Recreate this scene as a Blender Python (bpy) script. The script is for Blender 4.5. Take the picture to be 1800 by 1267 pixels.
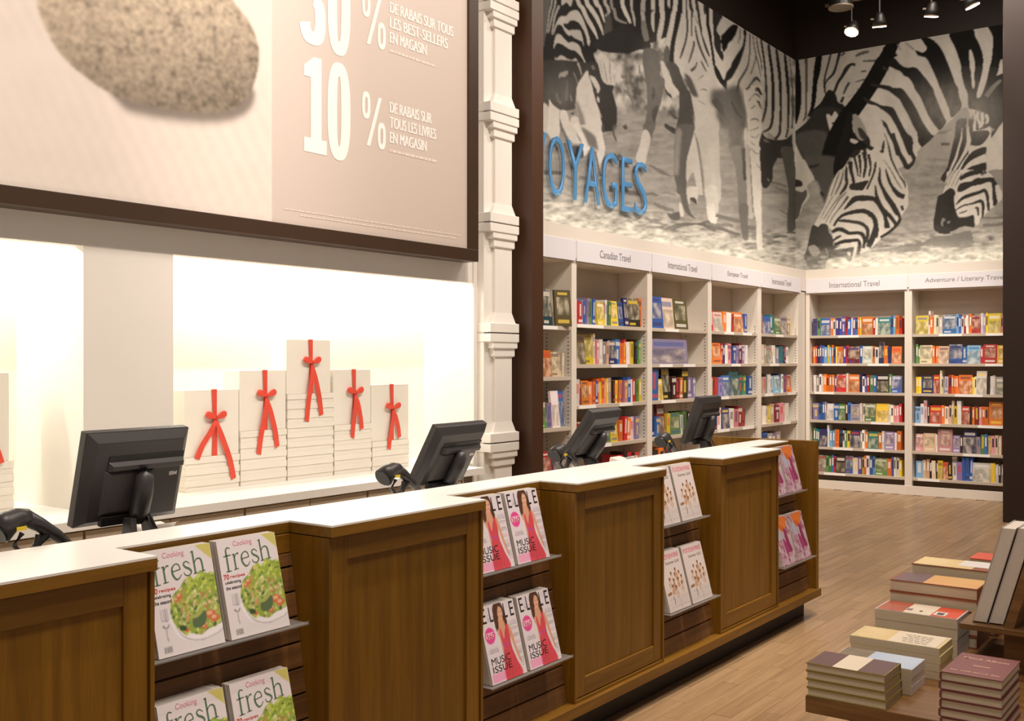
import bpy, bmesh, math, random
import numpy as np
from mathutils import Vector, Matrix

for o in list(bpy.data.objects):
    bpy.data.objects.remove(o)
SC = bpy.context.scene
COL = SC.collection
random.seed(7)
RNG = np.random.default_rng(11)

# ------------------------------------------------------------------ camera
FPX, TH, CX, CY, CAMH = 1860.0, math.radians(36.25), 900.0, 635.0, 1.55
cam_d = bpy.data.cameras.new('camera')
cam = bpy.data.objects.new('camera', cam_d)
COL.objects.link(cam)
cam.location = (0, 0, CAMH)
cam.rotation_euler = (math.pi / 2, 0, TH - math.pi / 2)
cam_d.sensor_fit = 'HORIZONTAL'
cam_d.sensor_width = 36.0
cam_d.lens = FPX / 1800.0 * 36.0
cam_d.shift_y = 1.5 / 1800.0
cam_d.clip_end = 100
SC.camera = cam

# ------------------------------------------------------------------ exposure and world
SC.view_settings.view_transform = 'Standard'
SC.view_settings.look = 'None'
SC.view_settings.exposure = 0.0
SC.view_settings.gamma = 1.0
SC.view_settings.use_curve_mapping = False
W = bpy.data.worlds.new('store_ambience')
SC.world = W
W.use_nodes = True
bg = W.node_tree.nodes['Background']
bg.inputs[0].default_value = (1.0, 0.87, 0.75, 1)
bg.inputs[1].default_value = 0.30

# ------------------------------------------------------------------ ceiling lights (large lamps hung over the shop floor)
WARM = (1.0, 0.87, 0.755)
def area_light(name, loc, power, size, rot=(0, 0, 0), col=WARM, size_y=None, spread=math.pi):
    d = bpy.data.lights.new(name, 'AREA')
    d.energy = power
    d.color = col
    d.size = size
    if size_y:
        d.shape = 'RECTANGLE'
        d.size_y = size_y
    d.spread = spread
    o = bpy.data.objects.new(name, d)
    COL.objects.link(o)
    o.location = loc
    o.rotation_euler = rot
    return o
def aim(o, target):
    v = Vector(target) - o.location
    o.rotation_euler = v.to_track_quat('-Z', 'Y').to_euler()
def spot_light(name, loc, target, power, angle, col=WARM, blend=0.6, rad=0.06):
    d = bpy.data.lights.new(name, 'SPOT')
    d.energy = power
    d.color = col
    d.spot_size = math.radians(angle)
    d.spot_blend = blend
    d.shadow_soft_size = rad
    o = bpy.data.objects.new(name, d)
    COL.objects.link(o)
    o.location = loc
    aim(o, target)
    return o

for i, (x, y, p) in enumerate([(1.2, 0.4, 110), (4.2, 0.6, 110), (7.4, 1.2, 120), (10.0, 2.4, 100)]):
    area_light('ceiling_lamp', (x, y, 5.9), p, 1.0)
for i, (x, tx) in enumerate([(1.4, 1.4), (2.9, 2.9), (4.3, 4.3), (5.7, 5.7)]):
    spot_light('counter_downlight', (x, 1.6, 5.7), (tx, 2.5, 1.0), (290, 330, 420, 480)[i], 36)
for x, tx in [(1.6, 2.2), (3.8, 4.4)]:
    spot_light('poster_spot', (x, 0.6, 5.6), (tx, 4.2, 3.2), 380, 50)
for x, tx in [(5.6, 7.2), (7.2, 8.8), (8.8, 10.4), (10.2, 11.8)]:
    spot_light('bookcase_spot', (x, 2.0, 5.4), (tx, 4.9, 1.3), 280, 52, blend=.9)
for y, ty in [(4.1, 4.2), (3.0, 3.1)]:
    spot_light('back_bookcase_spot', (9.2, y, 5.4), (12.7, ty, 1.25), 280, 50, blend=.9)

# ------------------------------------------------------------------ projection helpers (only used to size the printed artwork on walls)
_F = np.array([math.cos(TH), math.sin(TH), 0.0])
_R = np.array([math.sin(TH), -math.cos(TH), 0.0])
def project(P):
    P = np.asarray(P, float) - np.array([0, 0, CAMH])
    t = P @ _F
    return CX + FPX * (P @ _R) / t, CY - FPX * P[..., 2] / t
def ray(px, py):
    return _F + _R * (px - CX) / FPX + np.array([0, 0, -(py - CY) / FPX])
def onY(px, py, Y):
    d = ray(px, py)
    return np.array([0, 0, CAMH]) + d * Y / d[1]
def onX(px, py, X):
    d = ray(px, py)
    return np.array([0, 0, CAMH]) + d * X / d[0]

# ------------------------------------------------------------------ materials
def lin(c):
    c = np.asarray(c, float)
    return np.where(c <= 0.04045, c / 12.92, ((c + 0.055) / 1.055) ** 2.4)
def rgb(r, g, b):
    return tuple(float(v) for v in lin(np.array([r, g, b]) / 255.0))
MATS = {}
def mat(name, col=(.8, .8, .8), rough=.5, metal=0.0, spec=.5, var=0.06, scale=6.0, stretch=(1, 1, 1), bump=0.0,
        emit=None, trans=0.0, alpha=1.0, objcol=False, coat=0.0, col2=None):
    if name in MATS:
        return MATS[name]
    m = bpy.data.materials.new(name)
    m.use_nodes = True
    nt = m.node_tree
    b = nt.nodes['Principled BSDF']
    b.inputs['Roughness'].default_value = rough
    b.inputs['Metallic'].default_value = metal
    b.inputs['Specular IOR Level'].default_value = spec
    if coat:
        b.inputs['Coat Weight'].default_value = coat
        b.inputs['Coat Roughness'].default_value = 0.2
    tc = nt.nodes.new('ShaderNodeTexCoord')
    mp = nt.nodes.new('ShaderNodeMapping')
    mp.inputs['Scale'].default_value = stretch
    nz = nt.nodes.new('ShaderNodeTexNoise')
    nz.inputs['Scale'].default_value = scale
    nz.inputs['Detail'].default_value = 5
    nt.links.new(tc.outputs['Object'], mp.inputs['Vector'])
    nt.links.new(mp.outputs['Vector'], nz.inputs['Vector'])
    mx = nt.nodes.new('ShaderNodeMix')
    mx.data_type = 'RGBA'
    if objcol:
        oi = nt.nodes.new('ShaderNodeObjectInfo')
        hs = nt.nodes.new('ShaderNodeHueSaturation')
        hs.inputs['Value'].default_value = 1 - var * 2
        nt.links.new(oi.outputs['Color'], hs.inputs['Color'])
        nt.links.new(oi.outputs['Color'], mx.inputs[6])
        nt.links.new(hs.outputs['Color'], mx.inputs[7])
    else:
        c2 = col2 if col2 else tuple(max(0, v * (1 - var * 2)) for v in col)
        mx.inputs[6].default_value = (*col, 1)
        mx.inputs[7].default_value = (*c2, 1)
    nt.links.new(nz.outputs['Fac'], mx.inputs[0])
    nt.links.new(mx.outputs[2], b.inputs['Base Color'])
    if bump:
        bp = nt.nodes.new('ShaderNodeBump')
        bp.inputs['Strength'].default_value = bump
        bp.inputs['Distance'].default_value = 0.01
        nt.links.new(nz.outputs['Fac'], bp.inputs['Height'])
        nt.links.new(bp.outputs['Normal'], b.inputs['Normal'])
    if emit:
        b.inputs['Emission Color'].default_value = (*emit[0], 1)
        b.inputs['Emission Strength'].default_value = emit[1]
    if trans:
        b.inputs['Transmission Weight'].default_value = trans
    if alpha < 1:
        b.inputs['Alpha'].default_value = alpha
    MATS[name] = m
    return m
def wood(name, c1, c2, rough=.42, axis='z', scale=3.0, c3=None, coat=0.0):
    if name in MATS:
        return MATS[name]
    m = bpy.data.materials.new(name)
    m.use_nodes = True
    nt = m.node_tree
    b = nt.nodes['Principled BSDF']
    b.inputs['Roughness'].default_value = rough
    b.inputs['Specular IOR Level'].default_value = 0.35
    b.inputs['Coat Weight'].default_value = coat
    tc = nt.nodes.new('ShaderNodeTexCoord')
    oi = nt.nodes.new('ShaderNodeObjectInfo')
    ad = nt.nodes.new('ShaderNodeVectorMath')
    ad.operation = 'ADD'
    ml = nt.nodes.new('ShaderNodeMath')
    ml.operation = 'MULTIPLY'
    ml.inputs[1].default_value = 37.0
    nt.links.new(oi.outputs['Random'], ml.inputs[0])
    nt.links.new(tc.outputs['Object'], ad.inputs[0])
    nt.links.new(ml.outputs[0], ad.inputs[1])
    mp = nt.nodes.new('ShaderNodeMapping')
    s = {'x': (0.5, 9, 9), 'y': (9, 0.5, 9), 'z': (9, 9, 0.5)}[axis]
    mp.inputs['Scale'].default_value = s
    nt.links.new(ad.outputs[0], mp.inputs['Vector'])
    n1 = nt.nodes.new('ShaderNodeTexNoise')
    n1.inputs['Scale'].default_value = scale
    n1.inputs['Detail'].default_value = 7
    n1.inputs['Distortion'].default_value = 0.5
    nt.links.new(mp.outputs['Vector'], n1.inputs['Vector'])
    n2 = nt.nodes.new('ShaderNodeTexNoise')
    n2.inputs['Scale'].default_value = scale * 7
    n2.inputs['Detail'].default_value = 3
    nt.links.new(mp.outputs['Vector'], n2.inputs['Vector'])
    r1 = nt.nodes.new('ShaderNodeValToRGB')
    r1.color_ramp.elements[0].position = 0.35
    r1.color_ramp.elements[1].position = 0.66
    r1.color_ramp.elements[0].color = (*c2, 1)
    r1.color_ramp.elements[1].color = (*c1, 1)
    nt.links.new(n1.outputs['Fac'], r1.inputs[0])
    mx = nt.nodes.new('ShaderNodeMix')
    mx.data_type = 'RGBA'
    mx.blend_type = 'MULTIPLY'
    mr = nt.nodes.new('ShaderNodeMapRange')
    mr.inputs[1].default_value = .3
    mr.inputs[2].default_value = .7
    mr.inputs[3].default_value = .90
    mr.inputs[4].default_value = 1.07
    nt.links.new(n2.outputs['Fac'], mr.inputs[0])
    mx.inputs[0].default_value = 1.0
    nt.links.new(r1.outputs[0], mx.inputs[6])
    nt.links.new(mr.outputs[0], mx.inputs[7])
    # small per-piece variation
    hv = nt.nodes.new('ShaderNodeHueSaturation')
    m2 = nt.nodes.new('ShaderNodeMapRange')
    m2.inputs[3].default_value = .86
    m2.inputs[4].default_value = 1.12
    nt.links.new(oi.outputs['Random'], m2.inputs[0])
    nt.links.new(m2.outputs[0], hv.inputs['Value'])
    nt.links.new(mx.outputs[2], hv.inputs['Color'])
    nt.links.new(hv.outputs[0], b.inputs['Base Color'])
    bp = nt.nodes.new('ShaderNodeBump')
    bp.inputs['Strength'].default_value = .08
    bp.inputs['Distance'].default_value = .004
    nt.links.new(n2.outputs['Fac'], bp.inputs['Height'])
    nt.links.new(bp.outputs['Normal'], b.inputs['Normal'])
    MATS[name] = m
    return m
def print_mat(name, rough=.45, spec=.4):
    """flat print: colour comes from the mesh's own 'print' colour layer"""
    if name in MATS:
        return MATS[name]
    m = bpy.data.materials.new(name)
    m.use_nodes = True
    nt = m.node_tree
    b = nt.nodes['Principled BSDF']
    b.inputs['Roughness'].default_value = rough
    b.inputs['Specular IOR Level'].default_value = spec
    a = nt.nodes.new('ShaderNodeAttribute')
    a.attribute_name = 'print'
    nt.links.new(a.outputs['Color'], b.inputs['Base Color'])
    MATS[name] = m
    return m

# ------------------------------------------------------------------ mesh building
class MB:
    def __init__(s):
        s.v, s.f, s.m = [], [], []
    def quad(s, a, b, c, d, m=0):
        n = len(s.v)
        s.v += [a, b, c, d]
        s.f.append((n, n + 1, n + 2, n + 3))
        s.m.append(m)
        return s
    def box(s, x0, x1, y0, y1, z0, z1, m=0):
        n = len(s.v)
        s.v += [(x, y, z) for z in (z0, z1) for y in (y0, y1) for x in (x0, x1)]
        for q in ((0, 2, 3, 1), (4, 5, 7, 6), (0, 1, 5, 4), (1, 3, 7, 5), (3, 2, 6, 7), (2, 0, 4, 6)):
            s.f.append(tuple(n + i for i in q))
            s.m.append(m)
        return s
    def hexa(s, pts, m=0):
        """8 points: bottom loop of 4 (ccw from above) then top loop of 4"""
        n = len(s.v)
        s.v += [tuple(p) for p in pts]
        for q in ((3, 2, 1, 0), (4, 5, 6, 7), (0, 1, 5, 4), (1, 2, 6, 5), (2, 3, 7, 6), (3, 0, 4, 7)):
            s.f.append(tuple(n + i for i in q))
            s.m.append(m)
        return s
    def prism(s, poly, ext, m=0):
        """poly: list of 3d points, ext: vector"""
        n = len(s.v)
        k = len(poly)
        s.v += [tuple(p) for p in poly]
        s.v += [tuple(np.add(p, ext)) for p in poly]
        s.f.append(tuple(range(n, n + k)))
        s.m.append(m)
        s.f.append(tuple(range(n + 2 * k - 1, n + k - 1, -1)))
        s.m.append(m)
        for i in range(k):
            j = (i + 1) % k
            s.f.append((n + j, n + i, n + k + i, n + k + j))
            s.m.append(m)
        return s
    def tube(s, pts, r, k=8, m=0, cap=True):
        pts = [Vector(p) for p in pts]
        rs = r if isinstance(r, (list, tuple)) else [r] * len(pts)
        n0 = len(s.v)
        up = Vector((0, 0, 1))
        for i, p in enumerate(pts):
            t = (pts[min(i + 1, len(pts) - 1)] - pts[max(i - 1, 0)]).normalized()
            a = t.cross(up)
            if a.length < 1e-3:
                a = t.cross(Vector((1, 0, 0)))
            a.normalize()
            b = t.cross(a)
            for j in range(k):
                w = 2 * math.pi * j / k
                s.v.append(tuple(p + a * math.cos(w) * rs[i] + b * math.sin(w) * rs[i]))
        for i in range(len(pts) - 1):
            for j in range(k):
                j2 = (j + 1) % k
                s.f.append((n0 + i * k + j, n0 + i * k + j2, n0 + (i + 1) * k + j2, n0 + (i + 1) * k + j))
                s.m.append(m)
        if cap:
            s.f.append(tuple(n0 + j for j in range(k - 1, -1, -1)))
            s.m.append(m)
            e = n0 + (len(pts) - 1) * k
            s.f.append(tuple(e + j for j in range(k)))
            s.m.append(m)
        return s
    def ribbon(s, pts, w, d=(1, 0, 0), m=0):
        """flat strip along pts, half-width vectors along d"""
        n = len(s.v)
        d = np.array(d, float)
        for i, p in enumerate(pts):
            ww = w[i] if isinstance(w, (list, tuple)) else w
            s.v += [tuple(np.array(p) - d * ww), tuple(np.array(p) + d * ww)]
        for i in range(len(pts) - 1):
            s.f.append((n + 2 * i, n + 2 * i + 1, n + 2 * i + 3, n + 2 * i + 2))
            s.m.append(m)
        return s
    def xf(s, M, start=0):
        for i in range(start, len(s.v)):
            s.v[i] = tuple(M @ Vector(s.v[i]))
        return s
    def mesh(s, name, mats, off=(0, 0, 0)):
        me = bpy.data.meshes.new(name)
        ox, oy, oz = off
        me.from_pydata([(x - ox, y - oy, z - oz) for x, y, z in s.v], [], s.f)
        for m in (mats if isinstance(mats, (list, tuple)) else [mats]):
            me.materials.append(m)
        if any(s.m):
            me.polygons.foreach_set('material_index', s.m)
        me.update()
        return me
    def build(s, name, mats, parent=None, bevel=0, smooth=False, local=False, fixn=False):
        off = (0, 0, 0)
        if parent is not None and not local:
            off = wloc(parent)
        me = s.mesh(name, mats, off)
        if fixn:
            bm = bmesh.new()
            bm.from_mesh(me)
            bmesh.ops.recalc_face_normals(bm, faces=bm.faces)
            bm.to_mesh(me)
            bm.free()
        if smooth:
            me.shade_smooth() if hasattr(me, 'shade_smooth') else None
        return link(name, me, parent, bevel)
def wloc(o):
    v = Vector(o.location)
    while o.parent is not None:
        o = o.parent
        v = v + Vector(o.location)
    return tuple(v)
def link(name, me, parent=None, bevel=0):
    o = bpy.data.objects.new(name, me)
    COL.objects.link(o)
    if parent is not None:
        o.parent = parent
    if bevel:
        b = o.modifiers.new('edge', 'BEVEL')
        b.width = bevel
        b.segments = 2
        b.limit_method = 'ANGLE'
    return o
def tag(o, label=None, cat=None, group=None, kind=None):
    if label:
        o['label'] = label
    if cat:
        o['category'] = cat
    if group:
        o['group'] = group
    if kind:
        o['kind'] = kind
    return o
def empty(name, loc=(0, 0, 0), rz=0.0):
    o = bpy.data.objects.new(name, None)
    COL.objects.link(o)
    o.location = loc
    o.rotation_euler = (0, 0, rz)
    o.empty_display_size = .05
    return o
def thing(name, loc, label, cat, group=None, rz=0.0):
    return tag(empty(name, loc, rz), label, cat, group)
def copy_tree(o, parent=None):
    c = o.copy()
    COL.objects.link(c)
    c.parent = parent
    for ch in o.children:
        copy_tree(ch, c)
    return c

def text_mesh(body, w, h, ext=0.0, bold=0.0, spacing=1.0, fat=0.0):
    """lettering fitted to w x h, in the local xz plane, facing -y, starting at the origin"""
    cu = bpy.data.curves.new('lettering', 'FONT')
    cu.body = body
    cu.size = 1.0
    cu.offset = bold
    cu.extrude = 0.0
    cu.space_character = spacing
    cu.resolution_u = 4
    ob = bpy.data.objects.new('lettering_tmp', cu)
    COL.objects.link(ob)
    me = bpy.data.meshes.new_from_object(ob)
    bpy.data.objects.remove(ob)
    n = len(me.vertices)
    co = np.empty(n * 3, np.float32)
    me.vertices.foreach_get('co', co)
    co = co.reshape(-1, 3)
    lo, hi = co.min(0), co.max(0)
    sx = w / max(hi[0] - lo[0], 1e-6)
    sy = h / max(hi[1] - lo[1], 1e-6) if h else sx
    out = np.zeros_like(co)
    out[:, 0] = (co[:, 0] - lo[0]) * sx
    out[:, 2] = (co[:, 1] - lo[1]) * sy
    me.vertices.foreach_set('co', out.ravel())
    me.update()
    if fat:
        bm = bmesh.new()
        bm.from_mesh(me)
        r = bmesh.ops.duplicate(bm, geom=bm.verts[:] + bm.edges[:] + bm.faces[:])
        bmesh.ops.translate(bm, vec=(fat, -.0006, 0), verts=[e for e in r['geom'] if isinstance(e, bmesh.types.BMVert)])
        bm.to_mesh(me)
        bm.free()
    if ext:
        bm = bmesh.new()
        bm.from_mesh(me)
        bmesh.ops.remove_doubles(bm, verts=bm.verts, dist=1e-5)
        r = bmesh.ops.extrude_face_region(bm, geom=bm.faces[:])
        bmesh.ops.translate(bm, vec=(0, ext, 0), verts=[e for e in r['geom'] if isinstance(e, bmesh.types.BMVert)])
        bmesh.ops.recalc_face_normals(bm, faces=bm.faces)
        bm.to_mesh(me)
        bm.free()
    return me
def lettering(body, x, y, z, w, h, m, parent, name='lettering', ext=0.0, bold=0.0, rz=0.0, tilt=None, spacing=1.0, fat=0.0):
    """x,y,z relative to the parent"""
    me = text_mesh(body, w, h, ext, bold, spacing, fat)
    me.materials.append(m)
    o = link(name, me, parent)
    o.location = (x, y, z)
    o.rotation_euler = (tilt or 0, 0, rz)
    return o

# ------------------------------------------------------------------ raster painting for flat prints (colour layers on dense flat meshes)
def catmull(P, closed, n=4):
    P = np.asarray(P, float)
    k = len(P)
    out = []
    rng = range(k) if closed else range(k - 1)
    for i in rng:
        if closed:
            p0, p1, p2, p3 = P[i - 1], P[i], P[(i + 1) % k], P[(i + 2) % k]
        else:
            p0, p1, p2, p3 = P[max(i - 1, 0)], P[i], P[i + 1], P[min(i + 2, k - 1)]
        for t in np.arange(n) / n:
            out.append(.5 * ((2 * p1) + (-p0 + p2) * t + (2 * p0 - 5 * p1 + 4 * p2 - p3) * t * t + (-p0 + 3 * p1 - 3 * p2 + p3) * t ** 3))
    if not closed:
        out.append(P[-1])
    return np.array(out)
def inside(px, py, poly):
    poly = np.asarray(poly)
    r = np.zeros(px.shape, bool)
    x1, y1 = poly[-1]
    for x2, y2 in poly:
        if y1 != y2:
            c = ((y1 > py) != (y2 > py)) & (px < (x2 - x1) * (py - y1) / (y2 - y1) + x1)
            r ^= c
        x1, y1 = x2, y2
    return r
class Canvas:
    """a field of points (px,py) that shapes are painted on"""
    def __init__(s, px, py, col):
        s.px, s.py = px, py
        s.c = np.zeros(px.shape + (3,))
        s.c[:] = col
        s.ok = np.ones(px.shape, bool)
    def poly(s, pts, col, smooth=True, a=1.0):
        P = catmull(pts, True) if smooth else np.asarray(pts, float)
        lo, hi = P.min(0), P.max(0)
        m = (s.px >= lo[0]) & (s.px <= hi[0]) & (s.py >= lo[1]) & (s.py <= hi[1])
        if not m.any():
            return
        idx = np.nonzero(m)
        k = inside(s.px[idx], s.py[idx], P)
        idx = tuple(i[k] for i in idx)
        s.c[idx] = s.c[idx] * (1 - a) + np.asarray(col) * a
    def stroke(s, pts, col, a=1.0):
        """pts: (x,y,width)"""
        if len(pts) > 2:
            P = catmull(pts, False)
        else:
            P = np.asarray(pts, float)
        xy, w = P[:, :2], np.maximum(P[:, 2], .3) / 2
        t = np.gradient(xy, axis=0)
        t /= np.maximum(np.hypot(t[:, 0], t[:, 1])[:, None], 1e-6)
        n = np.stack([-t[:, 1], t[:, 0]], 1)
        s.poly(np.vstack([xy + n * w[:, None], (xy - n * w[:, None])[::-1]]), col, smooth=False, a=a)
    def disc(s, x, y, r, col, ry=None, a=1.0):
        ry = ry or r
        d = ((s.px - x) / r) ** 2 + ((s.py - y) / ry) ** 2
        m = d < 1
        s.c[m] = s.c[m] * (1 - a) + np.asarray(col) * a
    def soft(s, pts, col, n=6, a=1.0):
        P = catmull(pts, True)
        m = inside(s.px, s.py, P).astype(float)
        for _ in range(n):
            p = np.pad(m, 1, mode='edge')
            m = (p[1:-1, 1:-1] * 2 + p[:-2, 1:-1] + p[2:, 1:-1] + p[1:-1, :-2] + p[1:-1, 2:]) / 6.0
        m = (m * a)[..., None]
        s.c = s.c * (1 - m) + np.asarray(col) * m
    def blur(s, n=1):
        for _ in range(n):
            c = s.c
            p = np.pad(c, ((1, 1), (1, 1), (0, 0)), mode='edge')
            s.c = (p[1:-1, 1:-1] * 4 + (p[:-2, 1:-1] + p[2:, 1:-1] + p[1:-1, :-2] + p[1:-1, 2:]) * 2
                   + p[:-2, :-2] + p[:-2, 2:] + p[2:, :-2] + p[2:, 2:]) / 16.0
def vnoise(x, y, seed=0):
    r = np.random.default_rng(seed).random((128, 128))
    xi, yi = np.floor(x).astype(int), np.floor(y).astype(int)
    fx, fy = x - xi, y - yi
    fx, fy = fx * fx * (3 - 2 * fx), fy * fy * (3 - 2 * fy)
    a, b = r[yi % 128, xi % 128], r[yi % 128, (xi + 1) % 128]
    c, d = r[(yi + 1) % 128, xi % 128], r[(yi + 1) % 128, (xi + 1) % 128]
    return (a * (1 - fx) + b * fx) * (1 - fy) + (c * (1 - fx) + d * fx) * fy
def fbm(x, y, o=3, seed=0):
    v, a, t = 0, 1.0, 0
    for i in range(o):
        v = v + a * vnoise(x * 2 ** i + 17 * i, y * 2 ** i + 5 * i, seed + i)
        t += a
        a *= .55
    return v / t
def print_mesh(name, V, colors, m):
    """V: (ny,nx,3) points, colors (ny,nx,3) linear"""
    ny, nx = V.shape[:2]
    me = bpy.data.meshes.new(name)
    me.vertices.add(ny * nx)
    me.vertices.foreach_set('co', V.reshape(-1).astype(np.float32))
    i = np.arange(ny * nx).reshape(ny, nx)
    q = np.stack([i[:-1, :-1], i[:-1, 1:], i[1:, 1:], i[1:, :-1]], -1).reshape(-1, 4)
    me.loops.add(q.size)
    me.loops.foreach_set('vertex_index', q.ravel().astype(np.int32))
    me.polygons.add(len(q))
    me.polygons.foreach_set('loop_start', np.arange(0, q.size, 4, dtype=np.int32))
    me.update(calc_edges=True)
    ca = me.color_attributes.new('print', 'FLOAT_COLOR', 'POINT')
    c4 = np.ones((ny * nx, 4), np.float32)
    c4[:, :3] = colors.reshape(-1, 3)
    ca.data.foreach_set('color', c4.ravel())
    me.materials.append(m)
    me.validate()
    return me
# ================================================================== the room
WHITE = mat('white_paint', rgb(238, 232, 224), .55, var=.015)
NICHEW = mat('niche_paint', rgb(242, 238, 226), .6, var=.01)
BROWN = mat('brown_paint', rgb(74, 46, 28), .45, var=.08, scale=3)
DARKB = mat('dark_brown_paint', rgb(38, 24, 14), .6, var=.1, scale=2)
TAN = mat('taupe_laminate', rgb(190, 172, 150), .5, var=.03)
WALNUT = wood('counter_wood', rgb(132, 92, 20), rgb(112, 75, 12), .42, 'z', coat=.08)
WALNUTH = wood('counter_wood_lengthwise', rgb(132, 92, 26), rgb(112, 76, 17), .42, 'x', coat=.08)
SLAT = wood('slat_wood', rgb(122, 84, 46), rgb(98, 66, 34), .5, 'x')
TOPW = mat('white_worktop', rgb(246, 242, 236), .3, var=.01)
FLOORM = wood('floor_oak', rgb(172, 141, 106), rgb(154, 124, 90), .28, 'x', scale=2.0)

def struct(name, mb, m, parent=None, bevel=0):
    o = mb.build(name, m, parent, bevel)
    if parent is None:
        o['kind'] = 'structure'
    return o

# floor with its strips
flo = empty('floor', (0, 0, 0))
flo['kind'] = 'structure'
def floor_mat():
    m = bpy.data.materials.new('floor_strips')
    m.use_nodes = True
    nt = m.node_tree
    b = nt.nodes['Principled BSDF']
    b.inputs['Roughness'].default_value = .32
    b.inputs['Specular IOR Level'].default_value = .45
    tc = nt.nodes.new('ShaderNodeTexCoord')
    br = nt.nodes.new('ShaderNodeTexBrick')
    br.inputs['Scale'].default_value = 1.0
    br.inputs['Brick Width'].default_value = .62
    br.inputs['Row Height'].default_value = .085
    br.inputs['Mortar Size'].default_value = .0012
    br.inputs['Color1'].default_value = (*rgb(170, 140, 106), 1)
    br.inputs['Color2'].default_value = (*rgb(152, 122, 89), 1)
    br.inputs['Mortar'].default_value = (*rgb(110, 80, 50), 1)
    nt.links.new(tc.outputs['Object'], br.inputs['Vector'])
    mp = nt.nodes.new('ShaderNodeMapping')
    mp.inputs['Scale'].default_value = (2, 40, 1)
    nz = nt.nodes.new('ShaderNodeTexNoise')
    nz.inputs['Scale'].default_value = 2
    nz.inputs['Detail'].default_value = 6
    nt.links.new(tc.outputs['Object'], mp.inputs[0])
    nt.links.new(mp.outputs[0], nz.inputs['Vector'])
    mr = nt.nodes.new('ShaderNodeMapRange')
    mr.inputs[3].default_value = .8
    mr.inputs[4].default_value = 1.2
    nt.links.new(nz.outputs['Fac'], mr.inputs[0])
    mx = nt.nodes.new('ShaderNodeMix')
    mx.data_type = 'RGBA'
    mx.blend_type = 'MULTIPLY'
    mx.inputs[0].default_value = 1
    nt.links.new(br.outputs['Color'], mx.inputs[6])
    nt.links.new(mr.outputs[0], mx.inputs[7])
    nt.links.new(mx.outputs[2], b.inputs['Base Color'])
    return m
MB().box(-4, 14, -5, 6, -.06, -.004).build('subfloor', floor_mat(), flo)
PL_W, PL_L = .085, .62
plank_mes = []
for i in range(3):
    mb = MB().box(0, PL_L - .0015, 0, PL_W - .0012, -.02, 0)
    me = mb.mesh('plank', FLOORM)
    plank_mes.append(me)
cells = []
for r in range(int(-3 / PL_W), int(5.0 / PL_W)):
    y = r * PL_W
    off = (r * 0.37) % 1 * PL_L
    for k in range(0, 26):
        x = k * PL_L + off - 1
        cxp, cyp = x + PL_L / 2, y + PL_W / 2
        t = cxp * _F[0] + cyp * _F[1]
        if t < 2.5 or x > 12.4:
            continue
        u, v = project((cxp, cyp, 0))
        if not (1000 < u < 1860 and 850 < v < 1330):
            continue
        if cyp > 2.42 and cxp < 6.3:
            continue
        if y > 4.7:
            continue
        cells.append((t, x, y))
cells.sort()
for n, (t, x, y) in enumerate(cells[:300]):
    o = link('plank', plank_mes[n % 3], flo)
    o.location = (x, y, random.uniform(-.0004, .0004))
rest = MB()
for (t, x, y) in cells[300:]:
    rest.box(x, x + PL_L - .0015, y, y + PL_W - .0012, -.02, 0)
if rest.v:
    # the far strips keep the grain of the near ones: one joined part
    tag(rest.build('far_planks', floor_mat(), flo), kind='stuff')

struct('ceiling', MB().box(-4, 14, -5, 6, 6.3, 6.4), DARKB)

YW = 4.2      # face of the till wall
# till wall: header, piers, niche back
wl = empty('wall_left', (0, YW, 0))
wl['kind'] = 'structure'
MB().box(-3, 5.69, YW, YW + .07, 2.05, 6.3).build('header', WHITE, wl)
MB().box(2.595, 3.053, YW + .002, 4.75, .9, 2.3).build('pier', WHITE, wl)
MB().box(5.46, 5.69, YW + .002, 4.75, 0, 2.3).build('pier', WHITE, wl)
MB().box(-.4, .3, YW, 4.75, .9, 2.05).build('pier', WHITE, wl)
MB().box(-3, 5.69, 4.75, 4.85, 0, 2.4).build('niche_back', NICHEW, wl)
MB().box(-3, 5.69, YW + .07, 4.75, 2.3, 2.36).build('niche_ceiling', NICHEW, wl)
MB().box(5.30, 5.335, YW - .012, YW, 0, 6.3).build('edge_moulding', WHITE, wl)
MB().box(5.345, 5.37, YW - .02, YW, 0, 6.3).build('edge_moulding', WHITE, wl)

# fluorescent tubes in the niche tops
TUBE = mat('tube_glow', (1, .97, .85), .4, emit=((1.0, .98, .87), 6))
for i, (x0, x1, lab) in enumerate([(.4, 2.5, 'fluorescent tube hidden over the empty end niche'), (3.15, 5.36, 'fluorescent tube hidden over the niche of gift boxes')]):
    t = thing('niche_tube', ((x0 + x1) / 2, 4.6, 2.22), lab, 'lamp', 'niche tubes')
    MB().tube([(x0, 4.6, 2.22), (x1, 4.6, 2.22)], .016, 10).build('glass_tube', TUBE, t)
    MB().box(x0 - .03, x1 + .03, 4.57, 4.63, 2.24, 2.3).build('batten', WHITE, t)
    a = area_light('tube_light', (0, 0, -.02), 21, x1 - x0, rot=(math.radians(0), 0, 0), col=(1.0, .98, .87), size_y=.05)
    a.parent = t

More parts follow.
